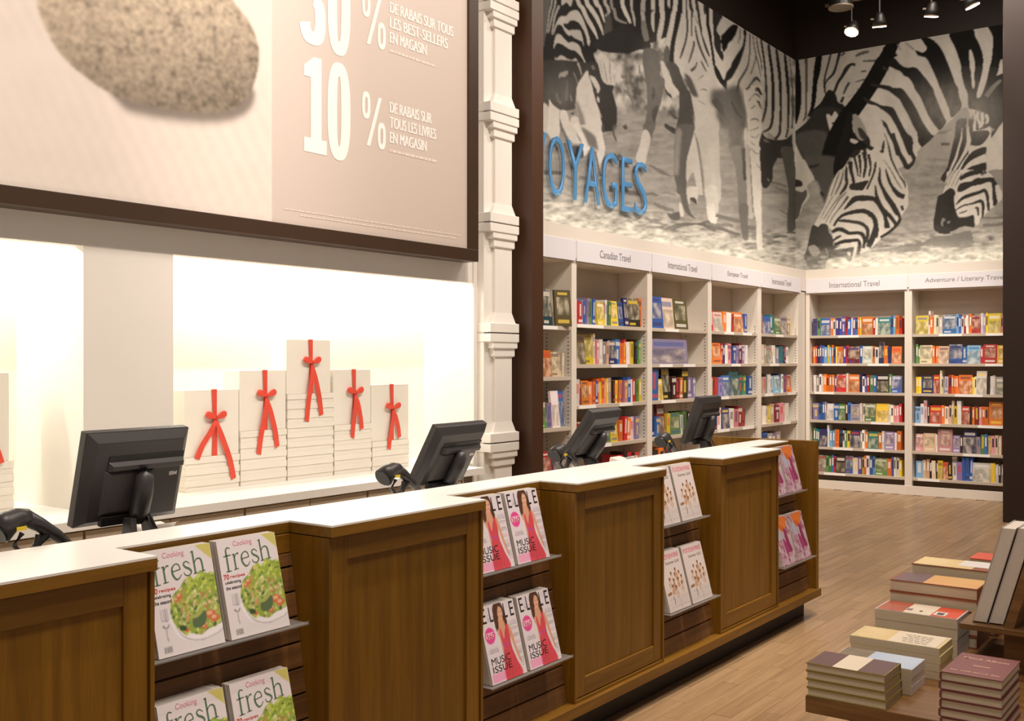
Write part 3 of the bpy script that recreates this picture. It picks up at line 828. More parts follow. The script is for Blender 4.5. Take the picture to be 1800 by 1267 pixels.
ART_R = [
 # the striped flank running on round the corner
 ('R1', 'p', .52, '-200 -100 1700 -100 1640 220 1480 620 1300 1000 1130 1267 350 1267 280 1420 80 1600 -200 1700'),
 ('R1', 's', .02, '90 150 110 95 270 112 110 500 130 130 800 140 130 1150 115 80 1450 60'), ('R1', 's', .1, '280 150 50 285 260 50 290 600 45 290 900 35 280 1267 40 230 1400 30'),
 ('R1', 's', .02, '540 100 120 520 230 120 490 450 130 450 700 90 430 950 90 400 1150 70 330 1300 40'), ('R1', 's', .04, '745 150 35 680 400 35 630 600 35 630 800 40 640 900 20'), ('R1', 's', .04, '930 60 65 900 160 60 850 350 45 790 520 50 680 640 35 640 720 20'),
 ('R1', 's', .04, '1000 130 40 940 190 30'), ('R1', 's', .04, '1200 360 60 1120 350 50 1040 420 80 960 560 60 880 680 55 820 830 55 760 950 60'), ('R1', 's', .08, '1090 680 50 1030 780 50 980 900 30'), ('R1', 's', .05, '980 950 50 930 1060 60'),
 ('R1', 's', .14, '1450 110 40 1300 150 60 1200 200 40'), ('R1', 's', .12, '1340 290 30 1580 280 40'), ('R1', 's', .1, '1300 490 30 1400 470 30'), ('R1', 's', .12, '1200 680 20 1330 640 30 1470 630 30'), ('R1', 's', .3, '1050 950 12 1200 910 15'), ('R1', 's', .3, '1240 770 15 1250 900 40'),
 ('R1', 'p', .03, '700 820 830 900 880 1050 990 1110 950 1300 330 1320 430 1180 560 1050'),
 ('R0', 'p', .045, '500 0 880 0 980 120 1060 60 1160 100 1300 300 1500 700 1100 900 960 1090 800 1300 400 1300 200 900 30 520 60 450 300 250'),
 ('R0', 'f', .09, '100 500 600 420 740 700 820 900 780 1300 400 1300 200 880'), ('R0', 'p', .62, '660 140 700 110 760 150 820 60 880 140 990 300 930 480 890 640 830 760 740 560 720 400'), ('R0', 's', .08, '760 280 30 850 290 80 910 300 30'),
 ('R0', 'p', .58, '10 510 50 540 120 740 210 920 320 1120 430 1300 100 1300 60 900'),
 # great neck of the near grazing zebra
 ('R2', 'p', .58, '250 380 800 280 2300 -150 2320 400 2320 1500 1900 1580 1640 1900 1180 2000 800 2430 400 2700 -400 2700 -430 2000 -400 1700 -200 1300 0 880 80 600'),
 ('R2', 'p', .025, '250 380 370 370 400 480 330 520 400 600 330 650 200 760 120 840 0 880 -160 1050 -300 1300 -430 1700 -520 1700 -330 1250 -180 1000 0 680 80 600 150 520 120 470'),
 ('M', 's', .02, '1575 66 20 1566 84 22 1550 116 25 1530 150 27 1506 184 28 1484 214 30 1466 252 32 1455 285 26'),
 ('R2', 'p', .02, '820 260 930 260 1060 320 1180 440 1270 600 1370 850 1460 1100 1510 1267 1230 1267 1130 1060 1020 820 930 660 850 630 770 600 720 510 780 520 870 550 940 480 880 370'),
 ('R2', 'p', .025, '200 760 330 650 450 770 560 830 700 820 790 870 870 970 960 1080 1050 1267 760 1267 680 1130 600 1020 510 980 460 910 330 850'),
 ('R2', 's', .3, '540 370 20 620 430 25 700 500 40'), ('R2', 's', .3, '400 400 20 460 510 25'), ('R2', 's', .05, '120 830 60 230 880 30'),
 ('R4', 'p', .035, '-100 -30 210 0 330 45 450 45 520 90 600 200 690 330 760 460 840 630 930 780 1020 900 1070 960 890 1160 850 1150 780 1050 760 880 690 760 600 560 520 420 430 260 330 180 200 90 -60 20'),
 ('R4', 'p', .03, '700 0 1010 0 1100 200 1190 420 1260 580 1300 690 1190 830 1130 790 1050 690 970 560 900 400 820 220'),
 ('R4', 'p', .03, '1200 0 1490 0 1540 200 1590 400 1430 590 1380 560 1350 440 1280 260'),
 ('R4', 'p', .04, '-250 220 -100 280 0 320 100 370 250 390 330 430 400 560 460 680 540 830 640 960 690 1050 670 1200 690 1290 600 1290 520 1100 430 880 330 680 240 550 110 450 0 380 -150 340'),
 ('R4', 'p', .05, '-200 520 0 610 100 640 190 700 250 830 340 980 400 1100 450 1290 370 1290 310 1080 220 900 150 760 0 670 -150 600'),
 ('R4', 's', .12, '-100 760 12 0 780 15 100 830 20 180 950 18 230 1120 25 270 1290 35'), ('R4', 'p', .07, '160 1010 150 1240 60 1225 110 1130'),
 ('R3', 'p', .02, '370 350 860 260 940 420 1030 600 1100 800 1120 1000 1080 1267 950 1267 940 1150 920 950 860 760 810 750 820 1100 850 1267 680 1267 600 1000 500 700'),
 ('R3', 'p', .02, '1240 180 1700 100 1700 900 1510 950 1430 1267 1240 1267 1310 900 1330 450'),
 ('R5', 'p', .04, '720 0 900 0 950 380 1000 400 1010 0 1170 0 1090 380 1040 600 1130 600 1250 300 1330 0 1510 0 1470 150 1700 180 1700 1250 1370 1267 1310 1120 1220 960 1100 900 940 870 870 820 860 560 780 350'),
 ('R5', 's', .22, '1250 600 100 1400 400 90 1560 250 60'),
 # ground between the two heads
 ('R4', 'p', .36, '1180 850 1400 640 1700 420 1700 1300 780 1290 1000 1030'), ('R4', 's', .12, '1200 1090 60 1370 1090 50'), ('R4', 's', .25, '1150 880 60 1300 860 50 1400 800 40'),
 # second head at the pillar
 ('E1', 'p', .06, '650 0 990 0 1300 0 1380 250 1700 60 1700 1330 360 1330 430 1000 520 600 580 350'),
 ('E1', 'p', .63, '940 250 1200 200 1330 150 1360 260 1370 380 1700 40 1700 1330 1200 1330 700 1300 760 1100 1230 1100 1230 800 1250 580 1000 650 880 740 900 560 1100 560 1250 430 1310 250'),
 ('E1', 'p', .63, '690 1150 800 1000 900 860 1090 760 1230 740 1240 900 1000 970 850 1040 720 1200'),
 ('E1', 'p', .06, '940 270 1300 240 1250 420 1180 500 1080 545 930 530'),
 ('E1', 's', .6, '740 180 15 720 400 40 660 620 40 600 830 50 520 1000 45 430 1240 35 380 1350 30'), ('E1', 's', .6, '850 0 40 860 250 60 880 450 90 830 630 80 720 830 50 600 1030 50 500 1240 45'), ('E1', 's', .6, '870 750 30 770 900 40 660 1080 45 560 1250 45'),
 ('E1', 's', .66, '1000 40 50 1000 230 60'), ('E1', 's', .66, '1080 0 40 1120 100 50 1100 190 40'), ('E1', 's', .66, '1170 0 45 1190 100 40'), ('E1', 's', .66, '1270 0 50 1270 80 30'), ('R5', 's', .62, '960 870 30 1010 1030 40 1000 1267 45'), ('R5', 's', .64, '1070 920 50 1060 1050 45 1110 1200 45'), ('R5', 's', .64, '1160 940 50 1170 1080 60 1150 1250 50'), ('R5', 's', .64, '1250 970 50 1280 1100 70 1240 1180 30'), ('R5', 's', .4, '850 970 30 850 1267 50'),
 ('E1', 'p', .05, '690 1150 730 1000 830 820 950 700 1080 620 1240 590 1220 720 1080 790 920 880 800 1000'), ('E1', 'p', .05, '720 1200 850 1050 1000 980 1200 920 1240 1050 1100 1110 950 1160 760 1230'),
 ('E2', 'p', .64, '330 490 420 200 480 0 1250 0 1400 100 1500 300 1560 400 1590 500 1570 620 1490 680 1410 770 1330 820 1240 910 1120 1030 1110 1100 1020 1150 990 950 850 960 680 980 600 850 570 600 560 480 430 400'),
 ('E2', 'p', .3, '1300 0 1700 0 1700 320 1500 300 1400 130'), ('E2', 's', .05, '690 190 60 800 110 100 950 50 110 1180 10 90'), ('E2', 's', .12, '1140 90 40 1250 10 90'),
 ('E2', 'p', .05, '630 440 680 290 800 240 920 230 1030 160 1180 150 1380 140 1450 220 1490 300 1440 330 1470 560 1490 670 1400 750 1380 500 1360 270 1290 240 1150 290 960 330 800 410 740 440'),
 ('E2', 's', .05, '610 720 20 740 590 70 900 520 80 1100 460 70 1220 420 80 1270 530 70 1290 700 60 1300 850 60'), ('E2', 's', .05, '600 840 25 760 740 35 950 700 40 1130 640 70 1180 720 70 1180 850 60 1170 980 40'),
 ('E2', 's', .1, '680 900 30 760 880 35 850 840 25'), ('E2', 's', .06, '1010 790 30 1070 800 60 1080 950 35'),
 ('E2', 's', .14, '530 0 18 470 100 14 380 330 10'), ('E2', 's', .14, '600 0 20 540 80 14 430 330 12'), ('E2', 's', .14, '680 0 18 620 110 12 510 330 12'), ('E2', 's', .14, '740 60 20 680 150 20 590 330 12'),
 ('E2', 'p', .05, '340 480 450 380 540 380 600 470 570 560 580 750 620 880 680 990 850 980 980 940 1000 1100 990 1200 830 1180 700 1200 500 1290 180 1290 130 1100 160 900 200 650 230 540'), ('E2', 's', .25, '360 1020 70 310 1100 40 330 1200 30'), ('E2', 's', .2, '430 1110 60 490 1070 30'),
 ('R9', 'p', .06, '1120 700 1480 740 1380 760 1360 850 1180 850 1130 800 1070 690'),
 # near zebra face
 ('R6', 'f', .1, '130 -50 700 -50 880 140 760 220 640 480 540 790 500 780 420 500 390 430 330 330 230 150'), ('R6', 's', .05, '200 150 60 330 130 60 420 90 40'), ('R6', 's', .06, '450 600 60 500 680 60'),
 ('R6', 'p', .58, '-100 0 130 0 230 160 330 350 300 400 200 500 240 700 130 850 50 1050 -100 1150'), ('R6', 'p', .05, '-60 370 90 400 100 500 -60 500'), ('R6', 'p', .12, '-100 600 100 610 180 560 190 680 100 850 30 1080 -100 1100'),
 ('R6', 'p', .64, '1000 60 880 130 780 200 640 500 560 760 500 900 340 1200 300 1400 420 1300 500 1250 650 1300 700 1500 1000 1700 1300 1700 1690 1350 2050 900 2070 700 2060 500 1950 300 1650 -200 1300 -150'),
 ('R7', 'p', .04, '-60 -40 290 -40 310 150 380 205 330 260 240 220 250 330 150 250 100 330 -60 380'), ('R0', 'p', .6, '1290 120 1420 80 1700 250 1700 700 1560 740 1500 640 1420 480 1350 250'), ('R0', 'p', .35, '1140 140 1200 110 1270 170 1340 280 1420 460 1400 560 1300 600 1210 500 1150 330'), ('R0', 'p', .06, '1240 370 1320 380 1410 500 1390 590 1290 540'), ('R0', 'p', .6, '1100 580 1160 570 1250 620 1190 660 1120 630'),
 ('R0', 'p', .025, '1060 60 1150 100 1140 330 1200 500 1290 600 1420 700 1300 760 1180 780 1100 900 990 1090 900 1160 800 1240 800 1000 900 650 1000 300'), ('R0', 'p', .6, '1100 580 1160 570 1250 620 1190 660 1120 630'),
 ('R7', 's', .05, '20 380 50 70 600 42 90 740 20'), ('R7', 's', .05, '110 340 60 130 560 42 130 750 20'), ('R7', 's', .05, '190 280 80 230 500 60 200 700 50 190 770 20'), ('R7', 's', .05, '280 330 60 320 550 42 290 740 35'), ('R7', 's', .05, '410 470 30 400 600 45 370 700 40 310 850 35 250 980 40'),
 ('R7', 'p', .05, '-60 880 30 870 180 850 290 820 230 920 180 990 110 1000 -60 980'),
 ('R7', 'p', .045, '900 -20 1060 -20 1110 100 1100 250 1160 390 1110 530 1040 600 980 610 930 560 960 480 1000 530 1080 480 1090 420 1010 250 940 100'), ('R7', 's', .05, '720 -60 95 760 60 85 810 180 80 860 320 80 930 440 90 985 560 95'),
 ('R7', 's', .07, '640 100 20 670 250 40 700 400 40 770 560 40 850 720 30 940 850 40 970 960 20'), ('R7', 's', .14, '560 430 6 700 630 20 800 820 25 900 970 12'),
 ('R7', 's', .05, '600 600 25 640 750 50 700 900 60 790 1020 70 870 1080 80 950 1120 90'), ('R7', 's', .05, '490 570 25 490 750 40 520 900 50 600 1050 60 700 1200 70 760 1290 80'), ('R7', 's', .06, '570 70 16 550 170 40 540 280 60 490 260 20'),
 ('R6', 's', .05, '1000 40 100 1010 200 70 1050 350 60 1060 450 60'), ('R6', 's', .06, '930 120 30 920 280 60 930 450 60 880 560 60 800 650 25'), ('R6', 's', .08, '870 180 15 850 330 25 800 480 30 720 650 20'), ('R6', 's', .12, '800 230 12 740 400 20 640 680 15'),
 ('R6', 's', .12, '930 600 20 800 740 22 700 900 16 600 1050 12 540 1180 12'), ('R6', 's', .12, '870 600 12 740 760 20 620 930 14 500 1120 12'), ('R6', 's', .1, '960 690 50 880 800 35 780 930 20 680 1060 15 620 1180 12'), ('R6', 's', .15, '680 680 12 560 880 12 450 1100 12'),
 ('R6', 'p', .05, '1040 470 1100 440 1330 390 1280 470 1230 540 1180 575 990 555'),
 ('R6', 's', .05, '890 930 30 1000 810 80 1100 730 110 1250 720 110 1420 730 90 1500 790 90 1580 920 80 1640 1050 70 1680 1230 90'), ('R6', 's', .05, '1465 480 20 1475 600 45 1490 720 60'), ('R6', 's', .05, '1550 180 25 1540 380 60 1580 500 60 1650 640 60 1720 740 60'),
 ('R6', 's', .05, '690 1240 40 780 1100 50 900 1020 60 1100 970 80 1250 960 90 1380 1020 90 1460 1120 80 1480 1267 90'), ('R8', 's', .05, '1350 60 90 1440 140 90 1470 280 90 1440 430 110 1390 560 110 1330 680 100'),
 ('R8', 's', .06, '780 190 40 900 190 60 1050 210 60 1200 240 70 1310 330 70 1320 460 70 1290 600 50'), ('R8', 's', .05, '660 400 60 760 350 80 860 360 80 980 420 70 1130 410 60 1230 450 80 1260 560 60 1240 700 60'),
 ('R8', 's', .07, '680 560 30 760 500 50 830 470 30'), ('R8', 's', .05, '700 640 50 850 580 70 1000 560 70 1140 550 60 1170 640 70 1140 820 70'),
 ('R9', 's', .05, '10 150 60 60 300 90 130 400 80 250 520 80 330 620 70 370 690 60'), ('R9', 's', .05, '130 20 70 200 180 80 290 300 100 380 450 100 430 520 60 430 620 60 340 740 50 200 850 50 80 920 50'),
 ('R9', 's', .05, '320 20 80 420 130 90 520 180 70'), ('R9', 's', .05, '470 330 60 500 420 50'), ('R9', 's', .05, '150 480 40 190 640 90 210 750 110'), ('R9', 's', .05, '-20 560 30 20 750 60 10 930 40'),
 ('R8', 'p', .07, '300 270 400 300 470 240 580 270 600 400 640 450 690 560 680 640 760 680 700 720 850 720 960 690 1070 680 1050 800 1030 920 960 940 900 880 790 860 600 900 540 1000 530 1080 250 1080 180 960 140 870 200 680 240 480'),
 ('R8', 'p', .34, '220 680 340 640 440 760 380 840 290 840 250 780'), ('R8', 's', .22, '540 700 30 580 800 30 570 880 30'), ('R8', 's', .2, '440 850 50 540 870 60'), ('R8', 'p', .6, '940 770 1000 780 1000 830 970 840'), ('R8', 'p', .6, '700 720 780 680 860 640 1000 620 1060 650 1000 680 860 700'), ('R8', 's', .65, '1080 640 30 1080 760 40 1040 900 20'),
 # dark grass
 ('R9', 'p', .2, '400 1090 560 1050 720 1040 800 980 860 1010 960 960 1120 900 1400 880 1750 800 1750 1100 1400 1080 1150 1080 850 1080 820 1170 600 1190 400 1200'), ('R9', 's', .25, '-100 1180 40 200 1150 60 400 1170 40'), ('R9', 's', .25, '680 820 30 830 820 30 1050 800 20'), ('E2', 's', .2, '1120 1000 30 1400 1000 50 1650 980 60'), ('E2', 's', .2, '1180 1150 60 1450 1150 70 1650 1100 60'),
]
def paint_mural(cv, art, right):
    px, py = cv.px, cv.py
    n1 = fbm(px / 34. + py / 60., py / 7., 4, 3)
    n2 = fbm(px / 9., py / 5., 3, 9)
    base = .33 + .22 * (n1 - .5) + .12 * (n2 - .5)
    bush = fbm(px / 16., py / 20., 3, 21)
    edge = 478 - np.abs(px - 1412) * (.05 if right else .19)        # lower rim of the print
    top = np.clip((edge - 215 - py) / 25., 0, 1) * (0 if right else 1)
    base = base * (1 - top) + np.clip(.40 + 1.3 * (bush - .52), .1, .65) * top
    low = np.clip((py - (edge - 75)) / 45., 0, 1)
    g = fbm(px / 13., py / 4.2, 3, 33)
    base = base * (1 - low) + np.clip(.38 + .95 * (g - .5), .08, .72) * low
    if right:
        base = np.where(py > edge - 30, base * .9 + .12, base)
    cv.c[:] = np.clip(base, .05, .9)[..., None]
    for crop, kind, tone, data in art:
        ox, oy, s = CR[crop]
        d = np.array([float(t) for t in data.split()])
        if kind == 'p':
            d = d.reshape(-1, 2)
            cv.poly(d * s + (ox, oy), (tone,) * 3)
        elif kind in 'fF':
            cv.soft(d.reshape(-1, 2) * s + (ox, oy), (tone,) * 3, 6 if kind == 'f' else 24)
        else:
            d = d.reshape(-1, 3)
            d = d * s
            d[:, 0] += ox
            d[:, 1] += oy
            cv.stroke(d, (tone,) * 3)
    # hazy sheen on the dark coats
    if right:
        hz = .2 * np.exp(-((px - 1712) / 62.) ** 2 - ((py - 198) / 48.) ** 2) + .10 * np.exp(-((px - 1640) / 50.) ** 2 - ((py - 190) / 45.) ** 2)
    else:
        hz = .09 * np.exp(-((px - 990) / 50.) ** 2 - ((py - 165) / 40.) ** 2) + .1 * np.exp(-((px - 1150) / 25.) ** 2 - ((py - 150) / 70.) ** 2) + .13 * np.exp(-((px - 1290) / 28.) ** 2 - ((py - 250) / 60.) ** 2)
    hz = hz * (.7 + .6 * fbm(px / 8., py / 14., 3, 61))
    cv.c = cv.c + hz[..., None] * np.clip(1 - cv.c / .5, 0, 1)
    # soft random mottling over the whole print
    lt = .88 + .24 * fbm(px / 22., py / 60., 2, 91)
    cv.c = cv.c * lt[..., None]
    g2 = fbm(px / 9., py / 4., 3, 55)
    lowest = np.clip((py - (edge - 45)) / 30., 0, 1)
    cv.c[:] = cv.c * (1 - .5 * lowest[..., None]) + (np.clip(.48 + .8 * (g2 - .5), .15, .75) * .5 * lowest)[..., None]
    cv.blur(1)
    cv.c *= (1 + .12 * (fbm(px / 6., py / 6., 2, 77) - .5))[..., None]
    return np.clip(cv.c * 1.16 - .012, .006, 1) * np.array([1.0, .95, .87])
MUR = print_mat('mural_print', .65, .12)
mu = thing('zebra_mural', (9.3, YM, 2.6), 'wall-wide black and white zebra photo mural above the corner bookcases', 'mural')
xs = np.array([onY(p, 300, YM)[0] for p in np.arange(884, 1399.0, 1.15)])
xs = np.append(xs[xs < XM], XM)
zs = np.linspace(2.6, ZM, 430)
X, Z = np.meshgrid(xs, zs)
P = np.stack([X, np.full_like(X, YM), Z], -1)
u, v = project(P)
cvL = Canvas(u, v, (.5,) * 3)
V = P - np.array(wloc(mu))
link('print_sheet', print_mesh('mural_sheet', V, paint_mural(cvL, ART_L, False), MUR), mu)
ys = np.array([onX(p, 300, XM)[1] for p in np.arange(1398.3, 1815.0, 1.1)])
zs = np.linspace(2.6, ZM, 400)
Yg, Z = np.meshgrid(ys, zs)
P = np.stack([np.full_like(Yg, XM), Yg, Z], -1)
u, v = project(P)
cvR = Canvas(u, v, (.5,) * 3)
V = P - np.array(wloc(mu))
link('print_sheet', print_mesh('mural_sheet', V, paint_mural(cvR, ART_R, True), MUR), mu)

# blue wall letters
BLUE = mat('blue_letters', rgb(92, 160, 222), .4, var=.02)
sg = thing('wall_lettering', (6.98, YM - .045, 2.94), 'raised blue capital letters across the lower zebra mural', 'sign')
for ch, x0, x1 in [('V', 6.97, 7.22), ('O', 7.275, 7.505), ('Y', 7.55, 7.805), ('A', 7.83, 8.075), ('G', 8.13, 8.375), ('E', 8.47, 8.655), ('S', 8.71, 8.935)]:
    lettering(ch, x0 - 6.98, 0, 0, x1 - x0, .5, BLUE, sg, name='letter', ext=.018, bold=-.014)

# ================================================================== poster over the niches
YP = 4.08
po = thing('framed_poster', (2.6, YP, 2.17), 'huge framed beige sale poster with a pebble photograph over the niches', 'poster')
PX0, PX1, PZ0, PZ1, FR = .5, 5.206, 2.171, 4.6, .075
FRM = mat('poster_frame_brown', rgb(66, 45, 28), .4, var=.1)
MB().box(PX0, PX1, YP - .005, YW, PZ0, PZ0 + FR).build('frame_rail', FRM, po, bevel=.003)
MB().box(PX0, PX1, YP - .005, YW, PZ1 - FR, PZ1).build('frame_rail', FRM, po, bevel=.003)
MB().box(PX1 - FR - .02, PX1, YP - .005, YW, PZ0 + FR, PZ1 - FR).build('frame_stile', FRM, po, bevel=.003)
MB().box(PX0, PX0 + FR, YP - .005, YW, PZ0 + FR, PZ1 - FR).build('frame_stile', FRM, po, bevel=.003)
YS = YP + .012
def paint_poster():
    x0, x1, z0, z1 = PX0 + FR - .005, PX1 - FR - .012, PZ0 + FR - .005, PZ1 - FR + .005
    nx, nz = 560, 300
    X, Z = np.meshgrid(np.linspace(x0, x1, nx), np.linspace(z0, z1, nz))
    P = np.stack([X, np.full_like(X, YS), Z], -1)
    u, v = project(P)
    cv = Canvas(u, v, rgb(240, 228, 218))
    n = fbm(u / 60., v / 25., 3, 5)
    cv.c *= (1 + .06 * (n - .5))[..., None]
    # blurred lines of type on the page under the pebble
    rr = (v - .17 * u + 3 * vnoise(u / 40., v / 40., 4)) / 12.5
    cc = (u - .45 * v + 9 * (vnoise(np.floor(rr) * 3.7, np.floor(rr) * 1.9, 6) - .5)) / 27.
    row = np.clip(1.4 - np.abs((rr % 1) - .5) * 4.2, 0, 1)
    word = np.clip(1.5 - np.abs((cc % 1) - .5) * 4.0, 0, 1)
    fade = np.clip((v - 96 - .05 * u) / 40., 0, 1) * np.where(u < 477, 1, 0)
    t = row * word * .22 * fade * np.clip(1.25 - np.abs(u - 330) / 420., .45, 1)
    t2 = row * word * .25 * np.clip((92 - v) / 40., 0, 1) * np.clip((110 - u) / 40., 0, 1)
    for tt in (t, t2):
        cv.c = cv.c * (1 - tt[..., None]) + np.array(rgb(170, 140, 118)) * tt[..., None]
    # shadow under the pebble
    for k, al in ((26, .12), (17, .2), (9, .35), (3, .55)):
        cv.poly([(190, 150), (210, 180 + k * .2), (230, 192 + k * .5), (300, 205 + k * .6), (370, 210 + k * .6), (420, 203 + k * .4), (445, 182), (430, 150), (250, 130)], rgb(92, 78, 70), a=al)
    cv.blur(4)
    stone = [(58, -150), (60, -60), (66, 10), (80, 50), (104, 92), (140, 128), (190, 162), (250, 184), (315, 196), (375, 198), (415, 190), (440, 165), (454, 118), (454, 80), (440, 42), (415, 8), (385, -30), (300, -120), (180, -180)]
    cv.poly(stone, rgb(196, 174, 146))
    m = inside(u, v, catmull(stone, True))
    g = fbm(u / 4.2, v / 3.6, 3, 12)
    g2 = fbm(u / 9., v / 8., 2, 31)
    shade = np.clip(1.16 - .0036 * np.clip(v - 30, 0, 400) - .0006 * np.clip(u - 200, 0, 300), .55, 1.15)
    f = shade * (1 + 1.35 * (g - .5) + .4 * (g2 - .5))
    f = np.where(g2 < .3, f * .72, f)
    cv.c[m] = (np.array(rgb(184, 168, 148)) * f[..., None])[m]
    cv.blur(1)
    # right half: taupe, darker towards the lower right
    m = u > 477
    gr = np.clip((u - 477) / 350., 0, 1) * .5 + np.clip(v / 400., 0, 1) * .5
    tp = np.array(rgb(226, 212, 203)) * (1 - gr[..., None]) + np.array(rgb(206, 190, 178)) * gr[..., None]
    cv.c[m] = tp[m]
    return P, cv.c
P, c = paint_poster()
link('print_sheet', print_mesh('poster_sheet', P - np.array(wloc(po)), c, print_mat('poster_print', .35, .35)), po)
INK = mat('poster_white_ink', rgb(255, 250, 245), .5, var=.0)
INK2 = mat('poster_faint_ink', rgb(236, 222, 212), .5, var=.0)
def pl(body, x, z, w, h, m=INK, bold=0, name='lettering', fat=.005):
    return lettering(body, x - 2.6, YS - YP - .002, z - 2.17, w, h, m, po, name=name, bold=bold, fat=fat)
def flatpoly(name, polys, m, parent, y):
    mb = MB()
    ox, oy, oz = wloc(parent)
    for p in polys:
        n = len(mb.v)
        mb.v += [(x - ox, y - oy, z - oz) for x, z in p]
        mb.f.append(tuple(range(n, n + len(p))))
        mb.m.append(0)
    return mb.build(name, m, parent, local=True)
def ringpoly(cx, cz, rx, rz, tx, tz, n=40, a0=0, a1=360):
    out = []
    for i in range(n):
        w0, w1 = math.radians(a0 + (a1 - a0) * i / n), math.radians(a0 + (a1 - a0) * (i + 1) / n)
        def sp(w, a, b):      # rounded-rectangular oval
            c, s = math.cos(w), math.sin(w)
            return (cx + a * math.copysign(abs(c) ** .75, c), cz + b * math.copysign(abs(s) ** .75, s))
        out.append([sp(w0, rx, rz), sp(w1, rx, rz), sp(w1, rx - tx, rz - tz), sp(w0, rx - tx, rz - tz)])
    return out
def fine_print(x, z, w, h):
    mb = MB()
    rx = x
    while rx < x + w:
        ww = random.uniform(.012, .045)
        y = YS - .002
        mb.quad((rx, y, z), (rx + ww, y, z), (rx + ww, y, z + h), (rx, y, z + h))
        rx += ww + .006
    return mb.build('fine_print', INK2, po)
for base, digit in ((2.635, '1'), (3.195, '3')):
    h = .50
    if digit == '1':
        flatpoly('numeral', [[(3.765, base), (3.925, base), (3.925, base + .075), (3.888, base + .075), (3.888, base + h), (3.835, base + h), (3.765, base + h - .055), (3.765, base + h - .11), (3.812, base + h - .11), (3.812, base + .075), (3.765, base + .075)]], INK, po, YS - .002)
    else:
        flatpoly('numeral', ringpoly(3.825, base + .135, .092, .135, .075, .07, 28, -170, 88) + ringpoly(3.825, base + h - .125, .088, .125, .072, .065, 28, -88, 170), INK, po, YS - .002)
    flatpoly('numeral', ringpoly(4.015, base + .25, .085, .262, .07, .075), INK, po, YS - .002)
    z = base + .125
    flatpoly('percent_sign', ringpoly(4.222, z + .2, .033, .075, .022, .03, 24) + ringpoly(4.345, z + .05, .033, .075, .022, .03, 24)
             + [[(4.225, z - .02), (4.252, z - .02), (4.345, z + .26), (4.318, z + .26)]], INK, po, YS - .002)
    lines = ['DE RABAIS SUR TOUS', 'LES BEST-SELLERS', 'EN MAGASIN'] if digit == '3' else ['DE RABAIS SUR', 'TOUS LES LIVRES', 'EN MAGASIN']
    wd = [.56, .51, .315] if digit == '3' else [.36, .40, .315]
    z = 3.520 if digit == '3' else 2.955
    for k, (t, w) in enumerate(zip(lines, wd)):
        pl(t, 4.409, z - k * .085, w, .062)
    fine_print(4.409, z - 3 * .074, .38, .016)
for k, (x, w) in enumerate(((3.63, 1.42), (3.74, 1.22))):
    fine_print(x, 2.318 - k * .022, w, .007)
# ================================================================== cash counter
YF, YR, YB, ZC = 2.32, 2.495, 2.68, 1.06
REC = [(1.63, 2.235), (2.99, 3.595), (4.35, 4.955), (5.71, 6.295)]
PAN = [(.27, .875), (.875, 1.63), (2.235, 2.99), (3.595, 4.35), (4.955, 5.71)]
TOE = mat('toe_kick', rgb(40, 26, 14), .6, var=.1)
# worktop: one zig-zag board
wt = thing('worktop', (3.5, 2.5, ZC - .03), 'white zigzag counter top running over all the wooden till panels', 'worktop')
poly = [(.0, YB), (.0, YF - .012)]
for (a, b) in REC:
    poly += [(a, YF - .012), (a, YR), (b, YR), (b, YF - .012)]
poly[-1] = (REC[-1][1], YR)
poly += [(REC[-1][1], YB)]
poly = poly[:-2] + [(REC[-1][1], YB)]
top = []
for (x, y) in poly:
    top.append((x, y, ZC - .002))
MB().prism(top[::-1], (0, 0, -.006)).build('top_sheet', TOPW, wt, fixn=True)
edge = MB()
edge.prism([(x, y, ZC - .0085) for (x, y) in poly][::-1], (0, 0, -.03))
edge.build('wooden_edge', WALNUTH, wt, fixn=True)
names = ['beyond the frame edge', 'at the near end beside the salad magazines', 'between the salad and pink dress magazines', 'between the pink dress and white magazines', 'between the white and purple magazines']
for i, (x0, x1) in enumerate(PAN):
    if i == 0:
        continue
    c = thing('counter_cabinet', ((x0 + x1) / 2, YF, .17), 'framed brown wood counter panel ' + names[i], 'counter', 'protruding counter cabinets')
    z0, z1 = .1655, ZC - .042
    MB().box(x0, x1, YF + .02, YB - .02, z0, z1).build('carcass', WALNUT, c)
    # outer thin frame, then stiles and rails, then the recessed field
    MB().box(x0, x0 + .012, YF, YF + .02, z0, z1).build('edge_strip', WALNUT, c)
    MB().box(x1 - .012, x1, YF, YF + .02, z0, z1).build('edge_strip', WALNUT, c)
    MB().box(x0 + .012, x1 - .012, YF, YF + .02, z0, z0 + .012).build('edge_strip', WALNUTH, c)
    w = .085
    MB().box(x0 + .016, x0 + w, YF + .006, YF + .022, z0 + .016, z1).build('stile', WALNUT, c, bevel=.002)
    MB().box(x1 - w, x1 - .016, YF + .006, YF + .022, z0 + .016, z1).build('stile', WALNUT, c, bevel=.002)
    MB().box(x0 + w, x1 - w, YF + .006, YF + .022, z1 - .075, z1).build('rail', WALNUTH, c, bevel=.002)
    MB().box(x0 + w, x1 - w, YF + .006, YF + .022, z0 + .016, z0 + .09).build('rail', WALNUTH, c, bevel=.002)
    MB().box(x0 + w, x1 - w, YF + .015, YF + .025, z0 + .09, z1 - .075).build('field_panel', WALNUT, c)
recnames = ['salad cover', 'pink dress', 'white cover', 'purple cover']
